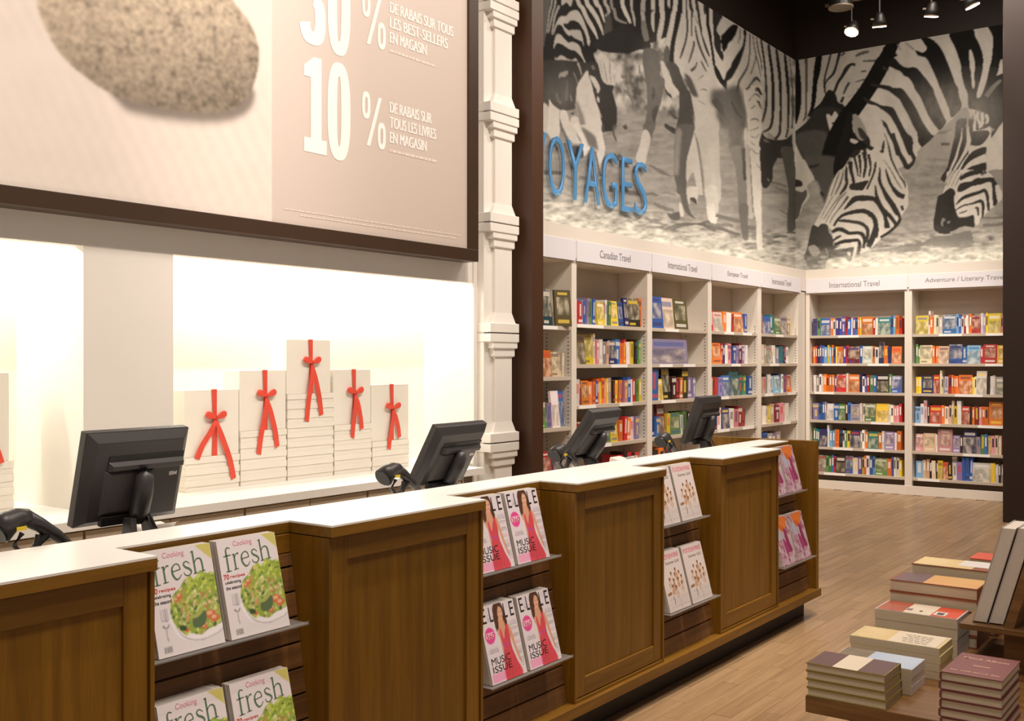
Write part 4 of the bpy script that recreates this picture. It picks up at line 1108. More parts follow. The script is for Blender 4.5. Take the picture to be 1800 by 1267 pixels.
for i, (x0, x1) in enumerate(REC):
    c = thing('slatwall_bay', ((x0 + x1) / 2, YR, .19), 'recessed wooden slat panel behind the %s magazines' % recnames[i], 'slat panel', 'slatwall bays in the counter')
    def sy(z):
        return 2.352 + (z - .14) * .1625
    def slab(za, zb, f, bk):
        return MB().hexa([(x0 + .0005, sy(za) + f, za), (x1 - .0005, sy(za) + f, za), (x1 - .0005, sy(za) + bk, za), (x0 + .0005, sy(za) + bk, za),
                          (x0 + .0005, sy(zb) + f, zb), (x1 - .0005, sy(zb) + f, zb), (x1 - .0005, sy(zb) + bk, zb), (x0 + .0005, sy(zb) + bk, zb)])
    slab(.166, ZC - .05, .016, .05).build('backing', TOE, c)
    MB().box(x0 + .0005, x1 - .0005, YR - .006, YR + .01, ZC - .10, ZC - .042).build('head_rail', WALNUTH, c, bevel=.002)
    z = .166
    while z < ZC - .11:
        h = min(.0695, ZC - .102 - z)
        if h > .01:
            slab(z, z + h, 0, .014).build('slat', SLAT, c, bevel=.0015)
        z += .0755
pl_ = thing('counter_plinth', (3.5, 2.5, 0), 'brown wooden base ledge along the foot of the counter', 'plinth')
MB().box(.27, 6.335, 2.30, 3.0, .12, .165).build('base_board', WALNUTH, pl_, bevel=.002)
MB().box(.27, 6.27, 2.385, 2.95, 0, .12).build('toe_kick', TOE, pl_)
ep = thing('counter_end_panel', (6.32, 2.7, .2), 'plain wooden end panel closing the far end of the counter', 'panel')
MB().box(6.297, 6.34, 2.318, 3.03, .1655, ZC + .004).build('board', WALNUT, ep, bevel=.002)
ws = thing('work_surface', (3.5, 2.95, .86), 'lower white work surface behind the raised counter ledge', 'work surface')
MB().box(.27, 6.295, YB + .002, 3.25, .862, .9).build('board', TOPW, ws)
MB().box(.27, 6.295, YB + .002, 3.2, .1655, .86).build('body', TAN, ws)

# ------------------------------------------------------------------ magazines
MW, MH, MT = .213, .277, .006
PAPER = mat('paper_edges', rgb(214, 206, 198), .7, var=.1, scale=60, stretch=(1, 1, 40))
MPRINT = print_mat('magazine_print', .32, .5)
def cover_canvas(bgcol, nx=120, ny=156):
    u, v = np.meshgrid(np.linspace(0, 100, nx), np.linspace(130, 0, ny))     # v: 0 at the top, 130 at the bottom
    return Canvas(u, v, bgcol)
def cover_mesh(cv, name):
    X = cv.px / 100 * MW
    Z = (130 - cv.py) / 130 * MH
    P = np.stack([X, np.full_like(X, -MT - .0004), Z], -1)
    return print_mesh(name, P, np.clip(cv.c, 0, 1), MPRINT)
def cover_salad():
    cv = cover_canvas(rgb(228, 220, 222))
    cv.poly([(76, 0), (100, 0), (100, 22)], rgb(206, 196, 110), False)
    rg = np.random.default_rng(3)
    cv.poly([(26, 96), (36, 112), (60, 120), (84, 119), (100, 111), (100, 90), (30, 84)], rgb(240, 236, 238))
    cv.stroke([(30, 97, 1), (42, 112, 2), (64, 119, 2), (90, 116, 2), (100, 111, 1.5)], rgb(196, 186, 192))
    blob = [(28, 90), (26, 74), (32, 58), (44, 50), (52, 42), (62, 37), (68, 42), (78, 33), (88, 38), (101, 40), (106, 70), (104, 98), (92, 106), (78, 108), (66, 113), (50, 108), (44, 110), (34, 100)]
    cv.poly(blob, rgb(150, 170, 70))
    mm = inside(cv.px, cv.py, catmull(blob, True))
    keep = cv.c.copy()
    cols = [rgb(190, 206, 104), rgb(136, 164, 70), rgb(208, 214, 134), rgb(104, 132, 66), rgb(222, 222, 160), rgb(78, 102, 58), rgb(216, 150, 106), rgb(222, 184, 146), rgb(198, 208, 112)]
    for _ in range(420):
        x, y = rg.uniform(24, 106), rg.uniform(32, 114)
        a = rg.uniform(0, 6.28)
        L = rg.uniform(3, 9)
        bend = rg.uniform(-3, 3)
        c = np.array(cols[rg.integers(len(cols))]) * rg.uniform(.7, 1.15)
        if y < 60 and x > 55 and rg.random() < .7:
            c = np.array(rgb(186, 204, 84)) * rg.uniform(.8, 1.15)
        cv.stroke([(x, y, .6), (x + L * .5 * math.cos(a) + bend, y + L * .5 * math.sin(a) - bend, rg.uniform(1.5, 4.5)), (x + L * math.cos(a), y + L * math.sin(a), .6)], c)
    for x, y, r in ((42, 60, 5), (37, 64, 4), (84, 90, 8), (90, 96, 7), (46, 103, 4), (72, 104, 4.5)):
        cv.disc(x, y, r, rgb(206, 116, 70), r * .7)
        cv.disc(x - 1, y - 1.5, r * .6, rgb(232, 178, 140), r * .35)
    cv.poly([(56, 92), (66, 88), (76, 84), (78, 92), (72, 102), (58, 103)], rgb(92, 112, 76))
    cv.stroke([(52, 88, 2), (64, 88, 5), (78, 80, 2)], rgb(170, 178, 96))
    cv.poly([(36, 96), (44, 97), (46, 103), (37, 102)], rgb(64, 84, 48))
    cv.c[~mm] = keep[~mm]
    for x in (12, 15, 18, 21):
        cv.stroke([(x, 72, 1), (x, 86, 1)], rgb(150, 142, 150))
    cv.stroke([(12, 86, 1.2), (21, 87, 1.2)], rgb(150, 142, 150))
    cv.stroke([(16, 94, 1.6), (17, 112, 1.8)], rgb(176, 168, 174))
    cv.stroke([(12, 92, 2.5), (16, 96, 1.5)], rgb(130, 122, 132))
    cv.stroke([(21, 92, 2.5), (18, 96, 1.5)], rgb(130, 122, 132))
    for k in range(9):
        cv.stroke([(10 + k * 1.3, 118, .8), (10 + k * 1.3, 125, .8)], rgb(40, 40, 40), a=.8)
    cv.blur(1)
    return cv
def cover_dress():
    cv = cover_canvas(rgb(224, 214, 220))
    skin, hair = rgb(214, 158, 126), rgb(84, 52, 36)
    cv.poly([(38, 6), (46, -2), (58, -2), (66, 6), (70, 24), (72, 42), (64, 46), (58, 30), (48, 30), (44, 44), (38, 46), (36, 24)], hair)
    cv.poly([(42, 40), (56, 34), (74, 40), (80, 56), (84, 80), (90, 104), (86, 106), (78, 82), (72, 60), (70, 90), (46, 90), (44, 60), (40, 52)], skin)
    cv.poly([(48, 26), (60, 26), (62, 40), (54, 50), (47, 40)], skin)
    cv.poly([(54, 6), (62, 10), (63, 20), (59, 28), (53, 28), (49, 20), (49, 11)], rgb(224, 172, 140))
    cv.poly([(46, 4), (56, 2), (50, 14), (47, 34), (44, 44), (39, 40), (40, 16)], hair)
    cv.poly([(62, 4), (68, 16), (70, 40), (65, 44), (64, 24)], hair)
    cv.disc(53.5, 15.5, 1.3, rgb(60, 36, 30), .8)
    cv.disc(59.5, 15.5, 1.2, rgb(60, 36, 30), .8)
    cv.disc(56.5, 23, 2.2, rgb(176, 70, 76), .9)
    dress = [(46, 46), (50, 44), (54, 62), (62, 46), (70, 40), (72, 60), (70, 74), (78, 100), (88, 130), (40, 130), (42, 104), (48, 78), (46, 62)]
    cv.poly(dress, rgb(206, 72, 84))
    mm = inside(cv.px, cv.py, catmull(dress, True))
    f = .8 + .5 * fbm(cv.px / 3, cv.py / 12, 3, 4)
    cv.c[mm] *= f[mm][:, None]
    cv.stroke([(48, 72, 5), (58, 74, 6), (70, 72, 5)], rgb(190, 76, 140), a=.7)
    cv.disc(18, 50, 14, rgb(226, 76, 148), 14)
    cv.c[(cv.px < 44) & (np.abs(cv.py - 50) < 5) & (np.abs(cv.px - 18) < 11)] = rgb(240, 200, 220)
    def block(x, y, w, n, col):
        for k in range(n):
            xx = x
            while xx < x + w * (1 if k % 2 else .85):
                L = RNG.uniform(1.5, 5)
                cv.stroke([(xx, y + k * 3.2, 1.4), (min(xx + L, x + w), y + k * 3.2, 1.4)], col, a=.75)
                xx += L + 1.2
    block(8, 72, 26, 3, rgb(80, 70, 76))
    block(18, 16, 16, 4, rgb(100, 92, 98))
    block(78, 36, 20, 3, rgb(120, 110, 116))
    block(80, 48, 18, 2, rgb(60, 52, 58))
    block(82, 60, 16, 2, rgb(90, 80, 84))
    block(84, 72, 15, 2, rgb(222, 100, 160))
    block(86, 84, 13, 4, rgb(110, 100, 104))
    block(88, 102, 11, 5, rgb(120, 112, 116))
    cv.poly([(4, 114), (40, 112), (40, 128), (4, 128)], rgb(238, 150, 190), False, a=.8)
    cv.blur(1)
    return cv
def cover_white():
    cv = cover_canvas(rgb(222, 210, 206))
    cv.c *= (1 - .12 * np.clip((cv.py - 60) / 70, 0, 1))[..., None]
    rg = np.random.default_rng(8)
    for x, y in ((28, 62), (40, 50), (46, 66), (56, 54), (62, 44), (66, 66), (76, 52), (84, 62), (36, 78), (52, 82), (80, 76)):
        h = rg.uniform(16, 22)
        cv.poly([(x - 4, y + h), (x - 4, y + 6), (x, y + 3), (x + 4, y + 6), (x + 4, y + h)], rgb(*rg.choice([[206, 186, 166], [196, 160, 126], [180, 140, 106], [222, 206, 190]])))
        cv.disc(x, y, 3.4, rgb(182, 126, 92), 4.2)
        cv.disc(x, y - 2.4, 3.5, rgb(104, 68, 46), 2.4)
        cv.stroke([(x - 4, y + 8, 2), (x - 7, y + 15, 1.6)], rgb(186, 128, 92))
        cv.stroke([(x + 4, y + 8, 2), (x + 6, y + 15, 1.6)], rgb(186, 128, 92))
    cv.poly([(8, 90), (24, 88), (26, 93), (10, 95)], rgb(150, 110, 80))
    for k in range(9):
        y = 98 + k * 3.2
        xx = 12 if k % 3 else 30
        while xx < 92:
            L = rg.uniform(2, 9)
            cv.stroke([(xx, y, 1.0), (xx + L, y, 1.0)], rgb(150, 136, 134), a=.6)
            xx += L + rg.uniform(1.5, 6)
    cv.stroke([(30, 98, 2), (33, 108, 3), (30, 118, 1.5)], rgb(110, 96, 92))
    cv.stroke([(58, 106, 1), (60, 128, 1.6)], rgb(140, 126, 124))
    cv.blur(1)
    return cv
def cover_purple():
    cv = cover_canvas(rgb(196, 170, 178))
    n = fbm(cv.px / 9 - cv.py / 30, cv.py / 22, 3, 14)
    for lo, c in ((.44, rgb(210, 190, 198)), (.5, rgb(176, 120, 140)), (.56, rgb(150, 70, 106)), (.62, rgb(190, 156, 170))):
        cv.c[n > lo] = c
    cv.poly([(20, 6), (60, 0), (90, 4), (84, 22), (70, 34), (50, 30), (30, 22)], rgb(224, 124, 60))
    cv.poly([(30, 20), (60, 26), (64, 36), (44, 40)], rgb(208, 106, 50))
    cv.poly([(10, 30), (34, 30), (40, 52), (20, 60)], rgb(176, 180, 200))
    cv.poly([(58, 34), (72, 40), (80, 70), (90, 96), (74, 104), (60, 70)], rgb(146, 60, 98))
    cv.poly([(40, 60), (56, 66), (74, 100), (60, 112), (44, 90)], rgb(166, 70, 120))
    for k in range(8):
        xx = 60
        while xx < 94:
            L = RNG.uniform(2, 6)
            cv.stroke([(xx, 100 + k * 3.4, 2), (xx + L, 100 + k * 3.4, 2)], rgb(238, 230, 234), a=.85)
            xx += L + 1.5
    for k in range(4):
        cv.stroke([(8, 112 + k * 4, 1.6), (34, 112 + k * 4, 1.6)], rgb(226, 214, 220), a=.7)
    cv.blur(1)
    return cv
COVERS = [cover_mesh(cover_salad(), 'salad_cover'), cover_mesh(cover_dress(), 'dress_cover'), cover_mesh(cover_white(), 'white_cover'), cover_mesh(cover_purple(), 'purple_cover')]
GREEN = mat('ink_green', rgb(92, 118, 92), .5, var=0)
PINKI = mat('ink_pink', rgb(228, 150, 162), .5, var=0)
REDI = mat('ink_red', rgb(206, 66, 60), .5, var=0)
BLACKI = mat('ink_black', rgb(36, 30, 34), .5, var=0)
GREYI = mat('ink_grey', rgb(128, 116, 118), .5, var=0)
HOTI = mat('ink_hotpink', rgb(214, 70, 110), .5, var=0)
PLAINC = mat('magazine_paper', rgb(218, 208, 210), .4, var=.04)
mb = MB().box(0, MW, -MT, 0, 0, MH, 0)
mag_body = mb.mesh('magazine_body', [PAPER])
def serif_word(parent):
    """the large serif word of the salad cover, drawn as strokes"""
    cv = []
    def st(pts):
        P = catmull(pts, False) if len(pts) > 2 else np.asarray(pts, float)
        xy, w = P[:, :2], P[:, 2] / 2
        t = np.gradient(xy, axis=0)
        t /= np.maximum(np.hypot(t[:, 0], t[:, 1])[:, None], 1e-6)
        n = np.stack([-t[:, 1], t[:, 0]], 1)
        a, b = xy + n * w[:, None], xy - n * w[:, None]
        for i in range(len(P) - 1):
            cv.append([a[i], a[i + 1], b[i + 1], b[i]])
    # f r e s h, in cover units (x 0-100, y down)
    st([(20, 12, 1.2), (16, 10.5, 1.6), (13, 14, 2.4), (13, 24, 2.8), (13, 42, 2.8)]); st([(8, 21.5, 1.4), (20, 20.5, 1.4)]); st([(9, 42, 1.2), (18, 41.5, 1.2)])
    st([(25, 20, 2.6), (25.4, 40.5, 2.6)]); st([(22, 40.8, 1.1), (30, 40, 1.1)]); st([(25.5, 25, 1.2), (29, 20.4, 1.6), (33, 20, 2.4)]); st([(22, 21, 1.1), (26, 20, 1.1)])
    st([(37, 28.5, 1.2), (49.5, 27, 1.4)]); st([(49.5, 27, 1.4), (47.5, 20.8, 1.6), (42.5, 19.6, 1.4), (37.6, 24, 2.4), (37.4, 32, 2.8), (41.5, 38.4, 2.4), (46, 38, 1.6), (50.5, 33.6, 1.0)])
    st([(64.5, 22, 1.0), (60, 18.4, 1.4), (55.5, 20.5, 2.0), (57, 25, 2.6), (63, 28.5, 2.8), (65.5, 32.6, 2.4), (61.5, 36.4, 1.6), (56, 35.4, 1.4), (54.2, 31.5, 1.0)])
    st([(71, 7, 2.6), (71.5, 35.4, 2.6)]); st([(68, 8, 1.0), (72, 6.8, 1.2)]); st([(68.5, 35.8, 1.1), (75, 35.2, 1.1)]); st([(71.6, 22, 1.2), (75.5, 17.8, 1.6), (80.4, 17.4, 2.0), (83, 21.5, 2.6), (83.6, 34, 2.6)]); st([(80.6, 34.5, 1.1), (87, 33.8, 1.1)])
    mb = MB()
    for q in cv:
        n = len(mb.v)
        mb.v += [(x / 100 * MW, -MT - .0009, (130 - y) / 130 * MH) for x, y in q]
        mb.f.append((n, n + 1, n + 2, n + 3)); mb.m.append(0)
    return mb.build('title_lettering', GREEN, parent, local=True)
def cl(body, x, y, w, h, m, parent, bold=0.0):
    """x,y = left/bottom in cover units"""
    return lettering(body, x / 100 * MW, -MT - .001, (130 - y) / 130 * MH, w / 100 * MW, h / 130 * MH, m, parent, name='cover_lettering', bold=bold)
protos = []
for k in range(4):
    t = empty('magazine')
    link('body', mag_body, t)
    link('front_cover', COVERS[k], t)
    if k == 0:
        serif_word(t)
        cl('Cooking', 26, 12, 32, 9, PINKI, t)
        cl('70', 3, 52, 9, 7, REDI, t, .02); cl('recipes', 14, 52, 24, 5, REDI, t, .01)
        cl('celebrating', 4, 59, 26, 5, BLACKI, t, .01); cl('the season!', 4, 65.5, 26, 4.6, BLACKI, t, .01)
    elif k == 1:
        cl('E', 5, 28, 11, 25, BLACKI, t); cl('L', 26, 28, 9, 25, BLACKI, t); cl('L', 68, 28, 9, 25, BLACKI, t); cl('E', 85, 28, 11, 25, BLACKI, t)
        cl('360', 8, 55, 22, 9, HOTI, t, .01)
        cl('MUSIC', 8, 99, 54, 12, BLACKI, t); cl('ISSUE', 8, 112, 54, 11, BLACKI, t)
    elif k == 2:
        cl('FOOD&WINE', 6, 17, 86, 11, HOTI if False else PINKI, t, .03)
        cl('Summer Grill', 26, 29, 62, 7, GREYI, t)
    protos.append(t)
what = ['magazine with a green salad cover', 'fashion magazine with a woman in a pink dress', 'white magazine with a group of people', 'purple and pink magazine with an orange top']
ACR = mat('clear_acrylic', (.92, .95, .95), .08, var=0, alpha=.09, spec=.5)
used = [False] * 4
plain = [None] * 4
LEAN = math.atan2(.07, .268)
for i, (x0, x1) in enumerate(REC):
    for row, zb in enumerate((.772, .378)):
        yb = 2.365 if row == 0 else 2.308
        yr = 2.352 + (zb - .14) * .1625
        sh = thing('magazine_shelf', ((x0 + x1) / 2, YR, zb), 'clear acrylic ledge under the %s %s magazines' % (['upper', 'lower'][row], recnames[i]), 'shelf', 'acrylic magazine shelves')
        L = MB()
        L.hexa([(x0 + .02, yb - .012, zb - .003), (x1 - .05, yb - .012, zb - .003), (x1 - .05, yr - .002, zb - .003), (x0 + .02, yr - .002, zb - .003),
                (x0 + .02, yb - .012, zb - .001), (x1 - .05, yb - .012, zb - .001), (x1 - .05, yr - .002, zb - .001), (x0 + .02, yr - .002, zb - .001)])
        L.box(x0 + .02, x1 - .05, yb - .0125, yb - .0110, zb - .006, zb + .005)
        L.build('ledge', ACR, sh)
        for c, xo in enumerate((.048, .283)):
            side = ['nearer', 'farther'][c]
            n = [5, 6, 4, 4][i] + (3 if row == 1 and c == 0 else 0)
            for q in range(n):
                yy = yb + q * (MT + .0006) / math.cos(LEAN) + .004
                if q == 0:
                    o = protos[i] if not used[i] else copy_tree(protos[i])
                    used[i] = True
                    o.location = (x0 + xo, yy + MT, zb)
                    tag(o, '%s, %s row, front of the %s stack' % (what[i], ['upper', 'lower'][row], side), 'magazine', '%s magazines' % recnames[i])
                else:
                    o = link('magazine', mag_body)
                    o.location = (x0 + xo + random.uniform(-.002, .002), yy + MT, zb)
                    tag(o, 'copy behind the front %s, %s row, %s stack' % (['salad magazine', 'pink dress magazine', 'white magazine', 'purple magazine'][i], ['upper', 'lower'][row], side), 'magazine', '%s magazines' % recnames[i])
                o.rotation_euler = (-LEAN, 0, 0)

# ------------------------------------------------------------------ till monitors
MON = mat('monitor_plastic', rgb(52, 48, 48), .42, var=.05, scale=40)
MONL = mat('monitor_panel', rgb(66, 61, 60), .5, var=.05, scale=40)
MOND = mat('monitor_black', rgb(16, 14, 14), .5, var=.05)
SCRN = mat('screen_glass', rgb(10, 12, 16), .1, var=0)
LOGO = mat('logo_silver', rgb(225, 222, 220), .4, var=0)
def monitor(loc, tilt, yaw, label, logo=True):
    """local frame: x along the width, -y is the back that faces the shop, tilt leans the top to -y"""
    t = thing('till_monitor', loc, label, 'monitor', 'till monitors', rz=yaw)
    W2, H = .19, .30
    lift = .9 - loc[2]
    M_ = Matrix.Translation((0, 0, .292)) @ Matrix.Rotation(tilt, 4, 'X')
    def put(mb, name, m, bevel=0, par=t, sm=False):
        mb.xf(M_)
        return mb.build(name, m, par, bevel=bevel, local=True, fixn=True)
    # bezel, tapering shell, recessed vent band, panel
    b = MB().box(-W2, W2, -.012, .018, -H / 2, H / 2)
    bez = put(b, 'bezel', MON, .003)
    put(MB().box(-W2 + .018, W2 - .018, .018, .0195, -H / 2 + .02, H / 2 - .02), 'screen', SCRN, par=bez)
    s = MB()
    s.hexa([(-W2 + .002, -.012, -H / 2 + .002), (W2 - .002, -.012, -H / 2 + .002), (W2 - .002, -.012, H / 2 - .002), (-W2 + .002, -.012, H / 2 - .002),
            (-W2 + .03, -.034, -H / 2 + .022), (W2 - .03, -.034, -H / 2 + .022), (W2 - .03, -.034, H / 2 - .03), (-W2 + .03, -.034, H / 2 - .03)])
    put(s, 'back_shell', MON, .002)
    put(MB().box(-.115, .165, -.036, -.034, .058, .078), 'vent_slot', MOND)
    put(MB().hexa([(-.115, -.034, .028), (.165, -.034, .028), (.165, -.034, .060), (-.115, -.034, .060),
                   (-.105, -.052, .034), (.158, -.052, .034), (.158, -.052, .050), (-.105, -.052, .050)]), 'handle_ridge', MON, .002)
    put(MB().hexa([(-.125, -.034, -.112), (.055, -.034, -.112), (.055, -.034, .03), (-.125, -.034, .03),
                   (-.105, -.046, -.100), (.045, -.046, -.100), (.045, -.046, .022), (-.105, -.046, .022)]), 'cable_cover', MONL, .002)
    put(MB().box(-.12, .05, -.05, -.034, -.142, -.113), 'port_recess', MOND)
    for k in range(7):
        put(MB().box(-.120, -.108, -.0365, -.034, -.09 + k * .016, -.082 + k * .016), 'vent_rib', MOND)
    if logo:
        me = text_mesh('IBM', .030, .013, 0, .03)
        me.materials.append(LOGO)
        o = link('logo', me, t)
        o.matrix_local = M_ @ Matrix.Translation((.120, -.0348, -.002))
    # stand: curved neck in front of the back, foot on the work surface
    n = MB()
    pts = [(0, -.075, .165), (0, -.085, .13), (0, -.083, .06), (0, -.07, .0), (0, -.05, -.03)]
    for i, p in enumerate([(0, -.060, .045), (0, -.068, .02), (0, -.072, -.03), (0, -.068, -.09), (0, -.055, -.13)]):
        pts[i] = tuple(M_ @ Vector(p))
    n.tube(pts, [.014, .027, .031, .031, .026], 14)
    me = n.build('neck', MON, t, local=True, smooth=True)
    f = MB()
    f.hexa([(-.1, -.12, 0), (.1, -.12, 0), (.11, .09, 0), (-.11, .09, 0), (-.09, -.11, .014), (.09, -.11, .014), (.1, .08, .02), (-.1, .08, .02)])
    ft = f.build('foot', MON, t, bevel=.003, local=True)
    ft.location.z = lift
    q = M_ @ Vector((0, -.055, -.12))
    for sx in (-1, 1):
        MB().hexa([(sx * .055 - .014, -.10, .012), (sx * .055 + .014, -.10, .012), (sx * .055 + .014, -.03, .012), (sx * .055 - .014, -.03, .012),
                   (sx * .030 - .010, q.y - .03, q.z), (sx * .030 + .010, q.y - .03, q.z), (sx * .030 + .010, q.y + .01, q.z), (sx * .030 - .010, q.y + .01, q.z)]).build('strut', MON, t, bevel=.002, local=True)
    MB().tube([(.03, -.05, .17), (.05, -.10, .08), (.06, -.10, .03), (.085, -.10, .015), (.09, -.02, .006), (.06, .06, .004)], .003, 6).build('cable', MOND, t, local=True)
    return t
monitor((1.985, 2.95, .9), .24, 0.05, 'black till monitor nearest the camera, showing its back, above the salad magazines')
monitor((3.575, 2.97, .855), .50, 0.07, 'black till monitor in front of the gift box niche, leaning back')
monitor((4.76, 2.97, .88), .60, .13, 'grey till monitor in front of the Canadian Travel bookcase', logo=True)
monitor((5.98, 2.93, .9), .34, .09, 'far till monitor beside the wooden counter end panel', logo=False)

# ------------------------------------------------------------------ hand scanners on stands
YEL = mat('warning_label', rgb(230, 200, 40), .5, var=0)
def scanner(loc, yaw, label):
    t = thing('barcode_scanner', loc, label, 'scanner', 'barcode scanners', rz=yaw)
    UP = .095
    h = MB()
    h.tube([(.10, 0, .03), (.06, 0, .064), (.005, 0, .102), (-.04, 0, .128)], [.014, .018, .021, .024], 12)
    h.build('handle', MON, t, local=True, smooth=True)
    f = MB()
    f.tube([(-.03, 0, .126), (-.06, 0, .128), (-.09, 0, .118), (-.118, 0, .10)], [.024, .028, .034, .040], 14)
    hd = f.build('head', MON, t, local=True, smooth=True)
    MB().tube([(-.117, 0, .1007), (-.124, 0, .096)], [.036, .034], 14).build('window', MOND, hd, local=True)
    MB().box(-.085, -.055, -.033, -.030, .098, .108).build('warning_label', YEL, hd, local=True)
    MB().tube([(-.05, -.004, .085), (-.075, -.004, .055), (-.05, -.004, .03), (-.01, -.004, .04), (.0, -.004, .075)], .008, 8).build('trigger_guard', MON, t, local=True)
    for ch in t.children:
        ch.location.z += UP
    b = MB()
    b.hexa([(-.09, -.05, 0), (.07, -.05, 0), (.07, .05, 0), (-.09, .05, 0), (-.07, -.035, .022), (.05, -.035, .03), (.05, .035, .03), (-.07, .035, .022)])
    b.tube([(-.02, 0, .02), (-.03, 0, .08), (.0, 0, UP + .05), (.03, 0, UP + .075)], [.018, .012, .012, .016], 8)
    b.build('stand', MOND, t, bevel=0, local=True)
    MB().tube([(.10, 0, .03 + UP), (.14, -.01, .09), (.2, -.02, .03), (.26, .03, .005)], .004, 6).build('cable', MOND, t, local=True)
    return t
scanner((1.59, 2.80, .9), .1, 'dark hand scanner on a stand at the near end of the counter')
scanner((3.16, 2.86, .9), .05, 'dark hand scanner on a stand beside the leaning monitor')
scanner((4.36, 2.86, .9), .05, 'dark hand scanner on a stand below the Canadian Travel bookcase')
scanner((5.42, 2.86, .9), .1, 'dark hand scanner on a stand beside the far monitor')
# small things on the work surface
kb = thing('keyboard', (1.86, 2.82, .9), 'low black keyboard in front of the nearest monitor', 'keyboard')
MB().hexa([(1.70, 2.74, .9), (2.06, 2.74, .9), (2.06, 2.83, .9), (1.70, 2.83, .9), (1.70, 2.745, .945), (2.06, 2.745, .945), (2.06, 2.83, .955), (1.70, 2.83, .955)]).build('case', MON, kb, bevel=.004)
MB().box(1.715, 2.045, 2.755, 2.82, .9555, .9575).build('key_bed', MOND, kb)
RCP = mat('receipt_paper', rgb(240, 236, 230), .7, var=.02)
for x, lab in ((5.20, 'small white receipt printer beside the far scanner'), (2.14, 'pale grey receipt printer half behind the nearest monitor')):
    p = thing('receipt_printer', (x, 3.02, .9), lab, 'printer', 'receipt printers')
    MB().hexa([(x - .06, 2.96, .9), (x + .06, 2.96, .9), (x + .06, 3.1, .9), (x - .06, 3.1, .9), (x - .055, 2.965, .985), (x + .055, 2.965, .985), (x + .055, 3.09, 1.01), (x - .055, 3.09, 1.01)]).build('case', mat('printer_case', rgb(214, 206, 196), .5, var=.03), p, bevel=.006)
    MB().ribbon([(x, 3.0, .995), (x, 2.985, 1.015), (x, 2.965, 1.02)], .04).build('paper_slip', RCP, p)

# ------------------------------------------------------------------ gift boxes in the niche
BOXM = mat('gift_box_card', rgb(236, 230, 218), .6, var=.02)
RIB = mat('red_ribbon', rgb(236, 82, 62), .55, var=.12, scale=30)
RIBD = mat('red_ribbon_edge', rgb(206, 58, 34), .5, var=.1)
def flat_box(x0, x1, y0, y1, z0, z1, label):
    b = thing('gift_box', ((x0 + x1) / 2, (y0 + y1) / 2, z0), label, 'box', 'flat white boxes stacked in the niche')
    zm = z0 + (z1 - z0) * .42
    MB().box(x0 + .003, x1 - .003, y0 + .004, y1 - .003, z0, zm).build('base', BOXM, b)
    MB().box(x0, x1, y0, y1, zm, z1).build('lid', BOXM, b, bevel=.0015)
def ribbon_box(x0, x1, y0, y1, z0, z1, label, lean=0.0, bow=1.0, tails=((-.5, -.55), (.55, -.62))):
    b = thing('ribbon_gift_box', ((x0 + x1) / 2, (y0 + y1) / 2, z0), label, 'box', 'upright gift boxes with red bows')
    MB().box(x0, x1, y0 + .02, y1, z0, z1).build('base', BOXM, b)
    MB().box(x0 - .002, x1 + .002, y0, y0 + .04, z0 - .0, z1 + .002).build('lid', BOXM, b, bevel=.0015)
    w = .0165
    cx = (x0 + x1) / 2 + .012
    zb = z0 + (z1 - z0) * .58
    yk = y0 - .004
    r = MB()
    r.ribbon([(cx, yk, z0), (cx, yk - .002, zb), (cx - .002, yk, z1 + .004), (cx - .004, y0 + .05, z1 + .006), (cx - .01, y1 + .002, z1 + .004)], [w, w * .72, w, w, w])
    rb = r.build('ribbon', RIB, b)
    k = MB()
    k.tube([(cx - .009, yk - .006, zb), (cx, yk - .014, zb + .002), (cx + .009, yk - .006, zb)], [.006, .010, .006], 8)
    k.build('knot', RIBD, rb)
    for s in (-1, 1):
        out = catmull([(0, .004), (s * .018, .020), (s * .042, .034), (s * .062, .030), (s * .067, .012), (s * .052, -.002), (s * .024, -.006), (0, -.005)], True, 3)
        lp = MB()
        n = len(out)
        for yy, kf in ((-.006, .86), (-.020, .80)):
            mx, mz = out.mean(0)
            lp.v += [(cx + mx + (x - mx) * kf, yk + yy, zb + bow * (mz + (z - mz) * kf)) for x, z in out]
        lp.v[n:n] = [(cx + x, yk - .013, zb + bow * z) for x, z in out]
        for i in range(2):
            for j in range(n):
                j2 = (j + 1) % n
                lp.f.append((i * n + j, i * n + j2, (i + 1) * n + j2, (i + 1) * n + j)); lp.m.append(0)
        lp.f.append(tuple(range(n))); lp.m.append(0)
        lp.f.append(tuple(range(3 * n - 1, 2 * n - 1, -1))); lp.m.append(0)
        lp.build('bow_loop', RIB, rb, fixn=True)
    for (tx, tz) in tails:
        H = z1 - z0
        tl = MB()
        pts = [(cx, yk - .010, zb - .004), (cx + tx * H * .14, yk - .018, zb + tz * H * .28), (cx + tx * H * .42, yk - .014, zb + tz * H * .66), (cx + tx * H * .56, yk - .010, zb + tz * H * .98)]
        P = catmull(pts, False, 3)
        tl.ribbon([tuple(p) for p in P], [.006 + .0115 * min(1, i / 3) for i in range(len(P))], d=(.9, 0, .3 * (-1 if tx < 0 else 1)))
        tl.build('bow_tail', RIB, rb)
YB0, YB1 = 4.40, 4.58
COLS = [(3.262, 3.597, 3, 1.404), (3.601, 3.918, 5, 1.5), (3.922, 4.268, 9, 1.668), (4.272, 4.579, 5, 1.5), (4.583, 4.914, 3, 1.408)]
ordn = ['bottom', 'second lowest', 'third lowest', 'fourth lowest', 'fifth lowest', 'sixth lowest', 'seventh lowest', 'eighth lowest', 'top']
coln = ['first stack', 'second stack', 'tall middle stack', 'fourth stack', 'last stack']
tl = [((-.62, -.62), (.6, -.98)), ((-.3, -1.0), (.42, -.9)), ((-.24, -1.12), (.42, -1.02)), ((-.14, -.85), (.3, -.7)), ((-.2, -.75), (.3, -.55))]
